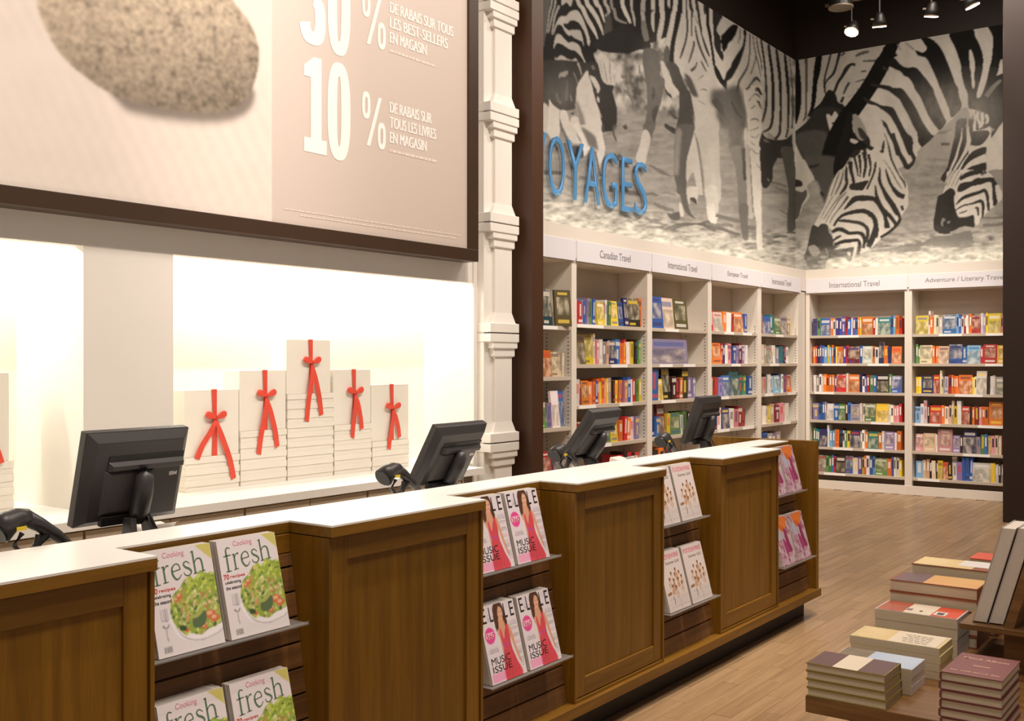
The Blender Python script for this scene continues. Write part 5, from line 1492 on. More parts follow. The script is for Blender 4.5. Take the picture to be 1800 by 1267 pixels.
for ci, (x0, x1, n, zt) in enumerate(COLS):
    z = .9
    hgt = .0568 if n != 9 else .0523
    for k in range(n):
        lev = ordn[k] if k < n - 1 else 'top'
        flat_box(x0 + .001, x1 - .001, YB0 - .01, YB1 + .03, z + .0005, z + hgt, 'flat white gift box, %s of the %s in the niche' % (lev, coln[ci]))
        z += hgt
    zt2 = zt
    x1u = x1 - .002
    if ci == 2:
        x1u = x1 - .02
    ribbon_box(x0 + .002, x1u, YB0, YB1 - .05, z + .001, zt2, 'upright white box with a red ribbon bow, on the %s' % coln[ci], tails=tl[ci])
# one stack in the near niche, cut by the picture edge
z = .9
for k in range(4):
    flat_box(2.05, 2.395, 4.40, 4.6, z + .0005, z + .0568, 'flat white gift box in the near niche stack, %s' % ['bottom', 'second lowest', 'second from top', 'top'][k])
    z += .0568
ribbon_box(2.035, 2.37, 4.40, 4.55, z + .001, 1.50, 'upright white box in the near niche beside the wall pier')
# ================================================================== bookcases
YBK, XBK = 4.79, 12.64
SHW = mat('shelf_white', rgb(232, 224, 212), .5, var=.015)
SHB = mat('shelf_back', rgb(204, 190, 172), .6, var=.02)
SIGNM = mat('sign_panel', rgb(232, 230, 236), .4, var=.01)
SIGNI = mat('sign_ink', rgb(140, 134, 138), .5, var=0)
HOLE = mat('peg_hole', rgb(70, 56, 44), .7, var=0)
STRIPM = mat('shelf_label_strip', rgb(250, 248, 244), .4, var=0)
DEPTH = .31
SHELFM = mat('shelf_board', rgb(200, 188, 172), .5, var=.02)
GAPM = mat('painted_gap_shade', rgb(96, 78, 58), .7, var=.05)  # shade under the lowest shelf put into the base box colour
SHZ = [1.865, 1.525, 1.18, .835, .51, .2]
SHZ0 = [1.838, 1.425, 1.01, .6, .2]
# (u0,u1 opening, name, sign, side)
BAYS = [
    dict(o=(6.35, 7.37), side='L', sign=None, lab='white bookcase half behind the brown post', nm='bookcase half behind brown post', z=SHZ0),
    dict(o=(7.445, 8.656), side='L', sign=('Canadian Travel', 7.783, 8.31), lab='white bookcase under the Canadian Travel sign', nm='Canadian Travel bookcase', z=SHZ),
    dict(o=(8.749, 9.928), side='L', sign=('International Travel', 9.024, 9.637), lab='white bookcase between the Canadian and European Travel signs', nm='bookcase left of European Travel', z=SHZ),
    dict(o=(10.014, 11.19), side='L', sign=('European Travel', 10.356, 10.866), lab='white bookcase under the European Travel sign', nm='European Travel bookcase', z=SHZ),
    dict(o=(11.293, 12.40), side='L', sign=('International Travel', 11.55, 12.12), lab='white bookcase between European Travel and the room corner', nm='bookcase right of European Travel', z=SHZ),
    dict(o=(4.737, 3.60), side='B', sign=('International Travel', 4.482, 3.881), lab='white bookcase just right of the room corner', nm='bookcase just right of corner', z=SHZ),
    dict(o=(3.516, 2.36), side='B', sign=('Adventure / Literary Travel', 3.364, 2.52), lab='white bookcase under the Adventure / Literary Travel sign, beside the pillar', nm='Literary Travel bookcase', z=SHZ),
]
def case(b, i):
    """built in a local frame: x along the shelves (left to right as seen), y into the case, z up"""
    L = b['side'] == 'L'
    a0, a1 = b['o']
    W_ = abs(a1 - a0)
    loc = (a0, YBK, 0) if L else (XBK, a0, 0)
    t = thing('bookcase', loc, b['lab'], 'bookcase', 'white bookcases in the travel corner', rz=0 if L else -math.pi / 2)
    b['t'], b['w'] = t, W_
    e0 = .0375 if i != 1 else .0375
    el = {0: .03, 1: .0375, 2: .0465, 3: .043, 4: .0515, 5: .05, 6: .042}[i]
    er = {0: .0375, 1: .0465, 2: .043, 3: .0515, 4: .235, 5: .042, 6: .05}[i]
    B = lambda mb, n, m, bev=0, par=t: mb.build(n, m, par, bevel=bev, local=True)
    sl = B(MB().box(-el, 0, 0, DEPTH, 0, 2.40), 'side_panel', SHW, .002)
    sr = B(MB().box(W_, W_ + er, 0, DEPTH if i != 4 else .06, 0, 2.40), 'side_panel', SHW, .002)
    if i == 4:
        B(MB().box(W_, W_ + .03, .06, DEPTH, 0, 2.40), 'side_panel', SHW)
    B(MB().box(-el, W_ + (er if i != 4 else .03), DEPTH, DEPTH + .02, 0, 2.40), 'back_panel', SHB)
    B(MB().box(0, W_, .0, DEPTH, 2.377, 2.41), 'top_panel', SHW)
    B(MB().box(-el, W_ + er, -.012, .012, 2.41, 2.67), 'fascia', SHW, .002)
    B(MB().box(-el, W_ + er, .012, .19 if L else .18, 2.60, 2.615), 'light_trough', SHW)
    sp = B(MB().box(-el + .012, W_ + min(er, .05) - .006, -.020, -.012, 2.385, 2.555), 'sign_panel', SIGNM, .001)
    if b['sign']:
        s, x0, x1 = b['sign']
        xx = abs(x0 - a0)
        lettering(s, xx, -.0215, 2.44, abs(x1 - x0), .066 if 'Lit' not in s else .068, SIGNI, sp, bold=.004)
    B(MB().box(-el, W_ + er, -.006, .02, 0, .105), 'base_board', SHW, .002)
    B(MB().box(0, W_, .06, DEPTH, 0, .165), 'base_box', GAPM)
    for k, z in enumerate(b['z']):
        sh = B(MB().box(.002, W_ - .002, .006, DEPTH, z - .032, z), 'shelf', SHELFM, .0015)
        for q in range(1 if (i + k) % 3 else 2):
            wv = random.uniform(.22, .30)
            nq = 1 if (i + k) % 3 else 2
            xs_ = random.uniform(.02 + q * W_ / nq, W_ * (q + 1) / nq - wv - .02)
            if (i, k) in ((1, 0),):
                xs_, wv = .02 + q * .45, .42
            MB().box(xs_, xs_ + wv, .003, .006, z - .030, z - .002).build('label_strip', STRIPM, sh, local=True)
    for par, xq, sgn in ((sl, 0.0006, 1), (sr, W_ - .0006, -1)):
        mb = MB()
        for yy in (.035, DEPTH - .06):
            z = .3
            while z < 1.95:
                mb.quad((xq, yy - .005, z), (xq, yy + .005, z), (xq, yy + .005, z + .011), (xq, yy - .005, z + .011))
                z += .032
        tag(mb.build('peg_holes', HOLE, par, local=True), kind='stuff')
    return t
for i, b in enumerate(BAYS):
    case(b, i)
# strip lights lying in the trough on top of the bookcases, washing the foot of the mural
STRIPL = mat('strip_glow', (1, .95, .8), .4, emit=((1.0, .94, .74), 2))
for nm, x0, x1, back, pw in (('left run', 6.3, 12.3, False, 7), ('back run', 4.7, 2.4, True, 3)):
    lab = 'thin strip light on top of the %s bookcases under the mural' % ('left-hand' if not back else 'end')
    t = thing('strip_light', ((x0 + x1) / 2, YBK + .10, 2.615) if not back else (XBK + .10, (x0 + x1) / 2, 2.615), lab, 'lamp', 'strip lights under the mural', rz=0 if not back else -math.pi / 2)
    L_ = abs(x1 - x0)
    MB().box(-L_ / 2, L_ / 2, -.015, .015, 0, .012).build('channel', SHW, t, local=True)
    MB().box(-L_ / 2, L_ / 2, -.010, .010, .012, .020).build('diffuser', STRIPL, t, local=True)
    a = area_light('strip_source', (0, 0, .024), pw, L_, rot=(math.pi + math.radians(22), 0, 0), col=(1.0, .93, .70), size_y=.03)
    a.parent = t

# ------------------------------------------------------------------ shelf books
PAL = dict(r=(196, 52, 48), o=(232, 124, 50), y=(238, 202, 60), g=(96, 142, 80), t=(40, 120, 124), b=(58, 104, 178), l=(126, 176, 214), n=(44, 50, 104), p=(92, 74, 148),
           v=(150, 132, 178), k=(54, 38, 30), w=(236, 230, 224), c=(236, 220, 188), s=(160, 154, 152), i=(224, 150, 160), m=(120, 36, 42), e=(206, 176, 148), q=(98, 86, 46), d=(36, 66, 78))
CNAME = dict(r='red', o='orange', y='yellow', g='green', t='teal', b='blue', l='light blue', n='navy', p='purple', v='lilac', k='dark brown', w='white', c='cream', s='grey', i='pink', m='maroon', e='beige', q='olive', d='dark teal')
# one string per shelf, left to right: colour + width; capital F first = shown cover-out; trailing * = tall
SHELVES = {
 0: ['_24 Fd80* _30 Fq95*', 'Fo110 Fe90 c20', 'Fg75 v50 Fw80* Fb75*', 'Fr105 Fn90', ''],
 1: ['i28 i22 r48 l24 b18 v22 g45 w25 b30 Fy95 r28 w25 g35 Fy100 r25 Fb75 Fn60* Fk130* o45*', 'Fq105* Fy110* c18* i25 w40 s35 e30 Fn90 b50 o40 o25 r25 w45 y35 k25 y30 g20', 'w38 p20 Fo75 o30 i25 o25 p25 o22 y22 o28 i20 y20 s30 k20 y28 g22 o28 m20 i36 b36 w36 r36 g22 y28',
     'r25 r20 w40 i40 o35 g45 k30 g45 Fy60 o30 k18 r28 o38 w28 v28 n25', '_300 r45 k25 r40 k20 r35'],
 2: ['Fb85* Fc95* Fq105* ', 'Fv290*', 'b62* Fy48 Fk62* k34 m40 o26 k50* v34 v20', 'n40 b26 Fm60* y22 Fg85 w22 g30 k20', 'k40 o30 r40'],
 3: ['w20 r16 Fw68 o28 w40 r18 Fo90 b24', 'o26 Fo76 r16 n18 w22 i30 b22 v22 w18 m24 v18 w18', 'w18 r28 r24 v34 Fb60 Ft76* t34 g24 g24 b34', 'n40 w26 Fn40 w26 i26 m22 m22', 'k30 b30'],
 4: ['o24 Fb66 t30 Fg48 Fs58 y28', 'r18 c24 e18 Fs56 w26 v26 t22 n18 m22 w18', 'o22 e22 k16 w22 w18 Fl46 n18 w14 p22 Fo38', 'i26 w18 c20 y16 e26 m26 i28 i20 w18', 'm18 b26 s30 v22 s26'],
 5: ['p40 g30 Fb95 o28 w22 p30 b25 p35 r18 b30 w15 p25 b25 o15 y15 Fo105 r20 w25 Ft115 b25 l20 o30 r20', 'o20 r15 n20 p20 b20 l30 y15 l15 o15 b25 y12 Fo50 p25 r20 Fm95 b25 Fw85 o20 w30 Fn42* o35 n30 Fo80', 'w25 s20 w20 c20 o20 o20 o20 o20 p20 Fr78 w14 Fo88 n20 w20 b15 r20 g28 b25 Fk95 g20 Fb72',
     'v50 b25 b25 s15 Fw60 b45 Fg55 k20 b25 Fs78 w18 c16 Fg90 Fy105 w20 c20 i20 i20 r20', 'g20 t20 t20 Fn72 w15* l24 l20 o40 k30 w20 g18 y30 Fn88 s20 w20 o25 Ft92 o30 w22 Fv88 w18 o38', 'w20 Fs92 g20 g20 b20 r20 Fk78 Fb58 w45 p30 y18 o17 w25 b20 l20 Fg98 o35 p16 w14 w24 y20'],
 6: ['Fy105 w14* o25 c24 c22 w28 Fb110 l20 b20 w20 r18 w20 o20 Fr68 w22 v20 y15 Fy98 i18 i16 v15 o24 o22 y22', 'g18 g16 Fc98 o20 o20 Fe86 Fb102 b32 Fl102 r20 Fr102 Fy82 k20 s20 r20', 'y22 y22 Fn88 Fr44 c16* c14 w28 r24 o16 o16 o16 Fo96 y18 w14 Fw72* k18 w18 w18 Fs106 t42',
     'l36 w24 w24* k14 Fr88 o20 c28 e20 e18* y22 w30* Fr58 k16 o16 m28 i18 o24 o22 Fo102* g14 y16 w28 o28', 'Fi56 Fe92 w12 Fi106* Fv56 k18 Fn96* s28 g28 b18 e28 i22 c20 c22 m28 m28 o22 r24', 'l46 e24 e22 k18 c26 k12 Fy34 Fo36 k26 w30* v36 b22* b22* b22* Fw116 y28 w22 k14 s26 e26 r26 w18'],
}
COVERO = mat('book_cover', objcol=True, var=.05, rough=.45, scale=20)
PAGES = mat('book_pages', rgb(232, 222, 200), .75, var=.08, scale=80, stretch=(1, 1, 1))
def label_mat():
    m = bpy.data.materials.new('book_title_block')
    m.use_nodes = True
    nt = m.node_tree
    b = nt.nodes['Principled BSDF']
    b.inputs['Roughness'].default_value = .5
    oi = nt.nodes.new('ShaderNodeObjectInfo')
    r = nt.nodes.new('ShaderNodeValToRGB')
    r.color_ramp.interpolation = 'CONSTANT'
    cols = [rgb(240, 236, 228), rgb(60, 50, 60), rgb(238, 206, 80), rgb(240, 236, 228), rgb(60, 90, 150), rgb(200, 70, 60), rgb(236, 226, 210)]
    el = r.color_ramp.elements
    while len(el) < len(cols):
        el.new(.5)
    for k, c in enumerate(cols):
        el[k].position = k / len(cols)
        el[k].color = (*c, 1)
    nt.links.new(oi.outputs['Random'], r.inputs[0])
    mx = nt.nodes.new('ShaderNodeMix')
    mx.data_type = 'RGBA'
    mx.inputs[0].default_value = .35
    nt.links.new(r.outputs[0], mx.inputs[6])
    nt.links.new(oi.outputs['Color'], mx.inputs[7])
    nt.links.new(mx.outputs[2], b.inputs['Base Color'])
    return m
LABM = label_mat()
def picture_mat():
    m = bpy.data.materials.new('book_cover_picture')
    m.use_nodes = True
    nt = m.node_tree
    b = nt.nodes['Principled BSDF']
    b.inputs['Roughness'].default_value = .4
    oi = nt.nodes.new('ShaderNodeObjectInfo')
    tc = nt.nodes.new('ShaderNodeTexCoord')
    ad = nt.nodes.new('ShaderNodeVectorMath')
    ad.operation = 'ADD'
    ml = nt.nodes.new('ShaderNodeMath')
    ml.operation = 'MULTIPLY'
    ml.inputs[1].default_value = 50
    nt.links.new(oi.outputs['Random'], ml.inputs[0])
    nt.links.new(tc.outputs['Object'], ad.inputs[0])
    nt.links.new(ml.outputs[0], ad.inputs[1])
    n = nt.nodes.new('ShaderNodeTexNoise')
    n.inputs['Scale'].default_value = 3.0
    n.inputs['Detail'].default_value = 4
    nt.links.new(ad.outputs[0], n.inputs['Vector'])
    r = nt.nodes.new('ShaderNodeValToRGB')
    r.color_ramp.elements[0].position = .3
    r.color_ramp.elements[1].position = .62
    r.color_ramp.elements[0].color = (.04, .05, .06, 1)
    r.color_ramp.elements[1].color = (.75, .66, .5, 1)
    e = r.color_ramp.elements.new(.47)
    e.color = (.25, .22, .14, 1)
    nt.links.new(n.outputs['Fac'], r.inputs[0])
    mx = nt.nodes.new('ShaderNodeMix')
    mx.data_type = 'RGBA'
    mx.inputs[0].default_value = .45
    nt.links.new(r.outputs[0], mx.inputs[6])
    nt.links.new(oi.outputs['Color'], mx.inputs[7])
    nt.links.new(mx.outputs[2], b.inputs['Base Color'])
    return m
PICM = picture_mat()
def unit_spine(var):
    """unit book, spine to -y: x 0-1 thickness, y 0-1 depth, z 0-1 height"""
    mb = MB()
    mb.box(0, .09, 0, 1, 0, 1, 0).box(.91, 1, 0, 1, 0, 1, 0).box(.09, .91, 0, .03, 0, 1, 0)
    mb.box(.09, .91, .03, .97, .015, .975, 1)
    if var == 0:
        mb.box(.2, .8, -.004, 0, .45, .82, 2)
    elif var == 1:
        mb.box(0, 1, -.004, 0, .74, .9, 2).box(.3, .7, -.004, 0, .2, .6, 2)
    elif var == 2:
        mb.box(0, 1, -.004, 0, .08, .2, 2).box(.3, .7, -.004, 0, .35, .88, 2)
    else:
        mb.box(.25, .75, -.004, 0, .3, .9, 2)
    return mb.mesh('book_spine_out', [COVERO, PAGES, LABM])
def unit_face(var):
    """unit book shown cover-out: x 0-1 width, y 0-1 thickness, z 0-1 height"""
    mb = MB()
    mb.box(0, 1, 0, .1, 0, 1, 0).box(0, 1, .9, 1, 0, 1, 0).box(0, .05, .1, .9, 0, 1, 0)
    mb.box(.05, .97, .1, .9, .015, .985, 1)
    if var == 0:
        mb.box(.05, .95, -.03, 0, .05, .62, 3).box(.1, .9, -.03, 0, .72, .88, 2)
    elif var == 1:
        mb.box(0, 1, -.03, 0, 0, .7, 3).box(.12, .88, -.03, 0, .78, .9, 2)
    elif var == 2:
        mb.box(.12, .88, -.03, 0, .3, .8, 3).box(.15, .85, -.03, 0, .08, .18, 2).box(.2, .8, -.03, 0, .86, .93, 2)
    else:
        mb.box(0, 1, -.03, 0, .25, 1, 3).box(.1, .9, -.05, -.03, .8, .92, 2).box(.1, .6, -.03, 0, .06, .14, 2)
    return mb.mesh('book_cover_out', [COVERO, PAGES, LABM, PICM])
UNIT_S = [unit_spine(v) for v in range(4)]
UNIT_F = [unit_face(v) for v in range(4)]
ORD = 'first second third fourth fifth sixth seventh eighth ninth tenth eleventh twelfth thirteenth fourteenth fifteenth sixteenth seventeenth eighteenth nineteenth twentieth'.split()
ORD += ['twenty-' + w for w in ORD[:9]]
SHN = ['top', 'second', 'third', 'fourth', 'fifth', 'lowest']
specs = []
FILL = {0: [.98, .9, .98, .9, 0], 1: [.985, .98, .985, .985, .95], 2: [.72, .68, .84, .72, .4], 3: [.83, .84, .95, .82, .4], 4: [.9, .84, .92, .84, .6], 5: [.985] * 6, 6: [.985] * 6}
def row_sum(row):
    return sum(float(''.join(ch for ch in t if ch.isdigit())) for t in row.split())
for bi, rows in SHELVES.items():
    b = BAYS[bi]
    W_ = b['w']
    for k, row in enumerate(rows):
        u = .03 if bi else .60
        n = 0
        span = (W_ - .06) if bi else .40
        if not row:
            continue
        sc = FILL[bi][k] * (span - .0012 * len(row.split())) / row_sum(row)
        for tok in row.split():
            tall = tok.endswith('*')
            tk = tok.rstrip('*')
            if tk[0] == '_':
                u += float(tk[1:]) * sc
                continue
            face = tk[0] == 'F'
            if face:
                tk = tk[1:]
            col = tk[0]
            w = float(tk[1:]) * sc
            h = (.262 if tall else random.uniform(.198, .222)) if face else (.265 if tall else random.uniform(.188, .226))
            if bi in (2, 0) and tall:
                h = .30
            if bi == 2 and k == 1:
                h = .24
            if face:
                d = random.uniform(.018, .03)
                v0 = random.uniform(.02, .05)
            else:
                d = random.uniform(.13, .17)
                v0 = random.uniform(.03, .06)
            specs.append(dict(bay=bi, shelf=k, n=n, u=u, w=w, h=h, d=d, v=v0, face=face, col=col, z=b['z'][k], turn=(-.38 if (bi, col, k) == (0, 'q', 0) else -.18 if (bi, col, k) == (1, 'k', 0) else 0), lean=random.choice([0, 0, 0, .03, .05, -.02]) if bi < 5 else random.choice([0, 0, 0, .02, -.02])))
            n += 1
            u += w + .0012
TABLE_BOOKS = 30
def visible_area(s):
    b = BAYS[s['bay']]
    um = s['u'] + s['w'] / 2
    c = b['t'].location
    P = (c.x + um, c.y, s['z'] + s['h'] * .6) if b['side'] == 'L' else (c.x, c.y - um, s['z'] + s['h'] * .6)
    q, r = project(P)
    t = P[0] * _F[0] + P[1] * _F[1]
    vis = 1.0
    if q < 957 or q > 1765:
        vis = .02
    if r > 832 - (q - 950) * .14 and q < 1440:
        vis = .02
    return vis * s['w'] * s['h'] / t ** 2
for s in specs:
    s['area'] = visible_area(s)
specs.sort(key=lambda s: -s['area'])
NIND = 300 - TABLE_BOOKS
def jitter(c):
    f = random.uniform(.86, 1.1)
    return tuple(min(255, max(0, v * f + random.uniform(-8, 8))) for v in c)
far = MB()
far_cols = []
for idx, s in enumerate(specs):
    b = BAYS[s['bay']]
    c = b['t'].location
    colr = rgb(*jitter(PAL[s['col']]))
    M_ = Matrix.Translation(c) @ Matrix.Rotation(0 if b['side'] == 'L' else -math.pi / 2, 4, 'Z') @ Matrix.Translation((s['u'], s['v'], s['z'] + .0005))
    rot = Matrix.Identity(4)
    if s['face']:
        rot = Matrix.Rotation(s['turn'], 4, 'Z') @ Matrix.Rotation(-.10, 4, 'X')
    elif s['lean']:
        rot = Matrix.Rotation(s['lean'], 4, 'Y')
    scl = Matrix.Diagonal((s['w'], s['d'], s['h'], 1))
    if idx < NIND:
        me = random.choice(UNIT_F if s['face'] else UNIT_S)
        o = link('book', me)
        o.matrix_world = M_ @ rot @ scl
        o.color = (*colr, 1)
        last = sum(1 for r in SHELVES[s['bay']] if r) - 1
        shn = SHN[s['shelf']]
        tag(o, '%s %s, %s from the left, %s shelf of %s' % (CNAME[s['col']], 'cover-out book' if s['face'] else 'book spine', ORD[s['n']], shn, b['nm']), 'book', 'books on the travel shelves')
    elif s['area'] > 0:
        n0 = len(far.v)
        far.box(0, 1, 0, 1, 0, 1, 0)
        far.box(.25, .75, -.02, 0, .4, .85, 0)
        far.xf(M_ @ rot @ scl, n0)
        far_cols += [colr] * 8 + [random.choice([rgb(240, 236, 228), rgb(60, 50, 60), rgb(236, 226, 210)])] * 8
fo = far.build('shelved_books', print_mat('shelved_book_covers', .5), None)
ca = fo.data.color_attributes.new('print', 'FLOAT_COLOR', 'POINT')
ca.data.foreach_set('color', np.hstack([np.array(far_cols), np.ones((len(far_cols), 1))]).astype(np.float32).ravel())
tag(fo, 'smallest and half hidden books filling the travel shelves', 'books', kind='stuff')

# ================================================================== display table with book stacks
TABW = wood('table_wood', rgb(134, 96, 54), rgb(104, 72, 38), .42, 'y')
tb = thing('display_table', (3.8, .4, 0), 'low dark wooden display table holding the stacked books', 'table')
ZT = .55
MB().box(3.075, 4.75, -.5, 1.166, ZT - .05, ZT).build('tabletop', TABW, tb, bevel=.003)
for x, y in ((3.13, 1.02), (4.6, 1.02), (3.13, -.4), (4.6, -.4)):
    MB().box(x, x + .08, y - .05, y + .03, 0, ZT - .05).build('leg', TABW, tb, bevel=.003)
MB().box(3.16, 4.66, -.42, 1.03, ZT - .13, ZT - .05).build('apron', TABW, tb)
CREAMP = mat('cream_page_block', rgb(222, 208, 180), .8, var=.14, scale=6, stretch=(1, 1, 90))
def stack(n, x0, x1, y0, y1, z0, pitch, mats, label, grp, hard=True, spine='back', jit=.004, top=None):
    """books lying flat; mats = cover material; spine: which side (back=+x, right=-y, left=+y)"""
    posn = ['bottom', 'second lowest', 'third lowest', 'fourth lowest', 'fifth lowest', 'sixth lowest', 'seventh lowest']
    for k in range(n):
        jx, jy = random.uniform(-jit, jit), random.uniform(-jit, jit)
        a0, a1, b0, b1 = x0 + jx, x1 + jx, y0 + jy, y1 + jy
        z = z0 + k * pitch + .0003
        pos = 'top' if k == n - 1 else posn[k]
        t = thing('book', ((a0 + a1) / 2, (b0 + b1) / 2, z), label % pos, 'book', grp)
        bt = .0026 if hard else .0008
        ov = .003 if hard else 0
        th = pitch - .0006
        cm = mats if not isinstance(mats, list) else mats[k % len(mats)]
        MB().box(a0, a1, b0, b1, z, z + bt).build('back_board', cm, t)
        MB().box(a0, a1, b0, b1, z + th - bt, z + th).build('front_board', cm, t)
        if spine == 'back':
            MB().box(a1 - bt, a1, b0, b1, z + bt, z + th - bt).build('spine', cm, t)
            pg = (a0 + ov, a1 - bt, b0 + ov, b1 - ov)
        elif spine == 'left':
            MB().hexa([(a0, b1 - .001, z), (a1, b1 - .001, z), (a1, b1 + .0045, z + .004), (a0, b1 + .0045, z + .004), (a0, b1 - .001, z + th), (a1, b1 - .001, z + th), (a1, b1 + .0045, z + th - .004), (a0, b1 + .0045, z + th - .004)]).build('spine', cm, t)
            pg = (a0 + ov, a1 - ov, b0 + ov, b1)
        elif spine == 'right':
            MB().box(a0, a1, b0, b0 + bt, z + bt, z + th - bt).build('spine', cm, t)
            pg = (a0 + ov, a1 - ov, b0 + bt, b1 - ov)
        MB().box(pg[0], pg[1], pg[2], pg[3], z + bt, z + th - bt).build('page_block', CREAMP, t)
        if k == n - 1 and top:
            top(t, a0, a1, b0, b1, z + th + .0006)
def cover_patch(t, name, m, x0, x1, y0, y1, z):
    return MB().quad((x0, y0, z), (x1, y0, z), (x1, y1, z), (x0, y1, z)).build(name, m, t)
def flat_text(t, body, x, y, z, w, h, m, bold=.01):
    """lettering lying flat, read from the aisle: runs along -y, top of letters to +x"""
    me = text_mesh(body, w, h, 0, bold)
    me.materials.append(m)
    o = link('cover_lettering', me, t)
    ox, oy, oz = wloc(t)
    o.location = (x - ox, y - oy, z - oz)
    o.rotation_euler = (-math.pi / 2, 0, -math.pi / 2)
    return o
PLUM = mat('plum_cover', rgb(104, 70, 70), .5, var=.05)
CRM = mat('cream_jacket', rgb(232, 216, 192), .5, var=.03)
OLIVE = mat('olive_board', rgb(150, 128, 60), .6, var=.06)
MAROON = mat('maroon_cover', rgb(128, 66, 66), .35, var=.05)
RUST = mat('rust_cover', rgb(150, 78, 40), .5, var=.06)
SKYC = mat('sky_blue_cover', rgb(176, 192, 224), .4, var=.12, scale=9, col2=rgb(206, 216, 226))
DRIFT = mat('driftwood_print', rgb(150, 132, 106), .5, var=.3, scale=30)
GOLDP = mat('golden_print', rgb(214, 176, 96), .5, var=.4, scale=12, col2=rgb(232, 214, 170))
SUNP = mat('sunset_print', rgb(222, 150, 86), .4, var=.2, scale=7, col2=rgb(226, 190, 120))
PURPP = mat('striped_purple_print', rgb(132, 92, 96), .4, var=.5, scale=6, stretch=(1, 30, 1), col2=rgb(84, 74, 78))
REDO = mat('orange_red_cover', rgb(226, 82, 48), .4, var=.08)
WPAP = mat('white_softcover', rgb(226, 220, 214), .6, var=.04)
INKB = mat('ink_dark', rgb(50, 42, 40), .5, var=0)
GILT = mat('gilt_ink', rgb(226, 176, 150), .4, var=0)
def topA(t, a0, a1, b0, b1, z):
    L = b1 - b0
    cover_patch(t, 'jacket_band', CRM, a0, a1, b0 + L * .34, b0 + L * .66, z)
    cover_patch(t, 'jacket_field', PLUM, a0 + .004, a1 - .004, b0 + .004, b0 + L * .34, z)
    cover_patch(t, 'jacket_field', PLUM, a0 + .004, a1 - .004, b0 + L * .66, b1 - .004, z)
stack(4, 3.078, 3.235, .930, 1.164, ZT, .0246, [OLIVE, OLIVE], 'plum and cream hardcover at the near table corner, %s of four', 'plum and cream hardcovers', True, 'back', .003, topA)
def topB(t, a0, a1, b0, b1, z):
    cover_patch(t, 'sky_print', SKYC, a0 + .002, a1 - .002, b0 + .002, b0 + (b1 - b0) * .62, z)
    cover_patch(t, 'driftwood_print', DRIFT, a0 + .002, a1 - .002, b0 + (b1 - b0) * .62, b1 - .002, z)
stack(3, 3.262, 3.405, .908, 1.150, ZT, .0256, WPAP, 'thick pale blue paperback behind the plum hardcovers, %s of three', 'pale blue paperbacks', False, 'right', .002, topB)
def topC(t, a0, a1, b0, b1, z):
    L = b1 - b0
    cover_patch(t, 'photo_print', GOLDP, a0 + .003, a1 - .003, b0 + L * .58, b1 - .012, z)
    cover_patch(t, 'plain_field', CRM, a0 + .003, a1 - .003, b0 + .012, b0 + L * .58, z)
    mb = MB()
    for k in range(5):
        xx = a0 + .025 + k * .022
        yy = b0 + L * .16
        while yy < b0 + L * .44:
            w = random.uniform(.008, .02)
            mb.quad((xx, yy, z + .0005), (xx + .004, yy, z + .0005), (xx + .004, yy + w, z + .0005), (xx, yy + w, z + .0005))
            yy += w + .004
    mb.build('print_lines', INKB, t)
stack(4, 3.468, 3.625, .880, 1.162, ZT, .0248, mat('pale_gold_cover', rgb(222, 204, 150), .5, var=.06), 'cream paperback with a golden photo cover, %s of four', 'golden photo paperbacks', False, 'right', .002, topC)
def topD(t, a0, a1, b0, b1, z):
    L = b1 - b0
    cover_patch(t, 'cream_field', CRM, a0 + .002, a1 - .002, b0 + L * .33, b0 + L * .66, z)
    cover_patch(t, 'orange_field', REDO, a0 + .002, a1 - .002, b0 + .004, b0 + L * .33, z)
    cover_patch(t, 'flower_print', mat('flower_print', rgb(220, 96, 70), .4, var=.5, scale=30, col2=rgb(120, 84, 60)), a0 + .002, a1 - .002, b0 + L * .66, b1 - .004, z)
    cover_patch(t, 'white_block', WPAP, a0 + .02, a0 + .075, b0 + .045, b0 + .085, z + .0005)
    cover_patch(t, 'black_mark', INKB, a0 + .03, a0 + .06, b0 + .053, b0 + .075, z + .001)
    cover_patch(t, 'black_mark', INKB, a0 + .04, a0 + .058, b0 + .125, b0 + .135, z + .0005)
    cover_patch(t, 'grey_seal', GREYI, a0 + .04, a0 + .07, b0 + .16, b0 + .178, z + .0005)
stack(4, 3.742, 3.90, .893, 1.166, ZT, .0338, WPAP, 'fat white softcover with an orange and cream cover, %s of four', 'orange and cream softcovers', False, 'right', .001, topD)
def topE(t, a0, a1, b0, b1, z):
    L = b1 - b0
    cover_patch(t, 'striped_print', PURPP, a0 + .003, a1 - .003, b0 + L * .62, b1 - .01, z)
    cover_patch(t, 'sunset_print', SUNP, a0 + .003, a1 - .003, b0 + .004, b0 + L * .62, z)
stack(5, 3.925, 4.10, .868, 1.168, ZT, .0412, RUST, 'thick sunset jacket hardcover, %s of five', 'sunset jacket hardcovers', True, 'right', .006, topE)
def topF(t, a0, a1, b0, b1, z):
    L = b1 - b0
    cover_patch(t, 'sunset_print', GOLDP, a0 + .003, a1 - .003, b0 + L * .3, b1 - .004, z)
    cover_patch(t, 'white_band', WPAP, a0 + .05, a1 - .003, b0 + .004, b0 + L * .5, z + .0006)
stack(6, 4.145, 4.32, .846, 1.152, ZT, .0388, RUST, 'hardcover with a golden brown jacket at the far table end, %s of six', 'golden brown hardcovers', True, 'right', .004, topF)
stack(2, 4.37, 4.52, .80, 1.0, ZT, .118, REDO, 'red covered thick book at the table end, %s of two', 'red books at the table end', True, 'right', .002)
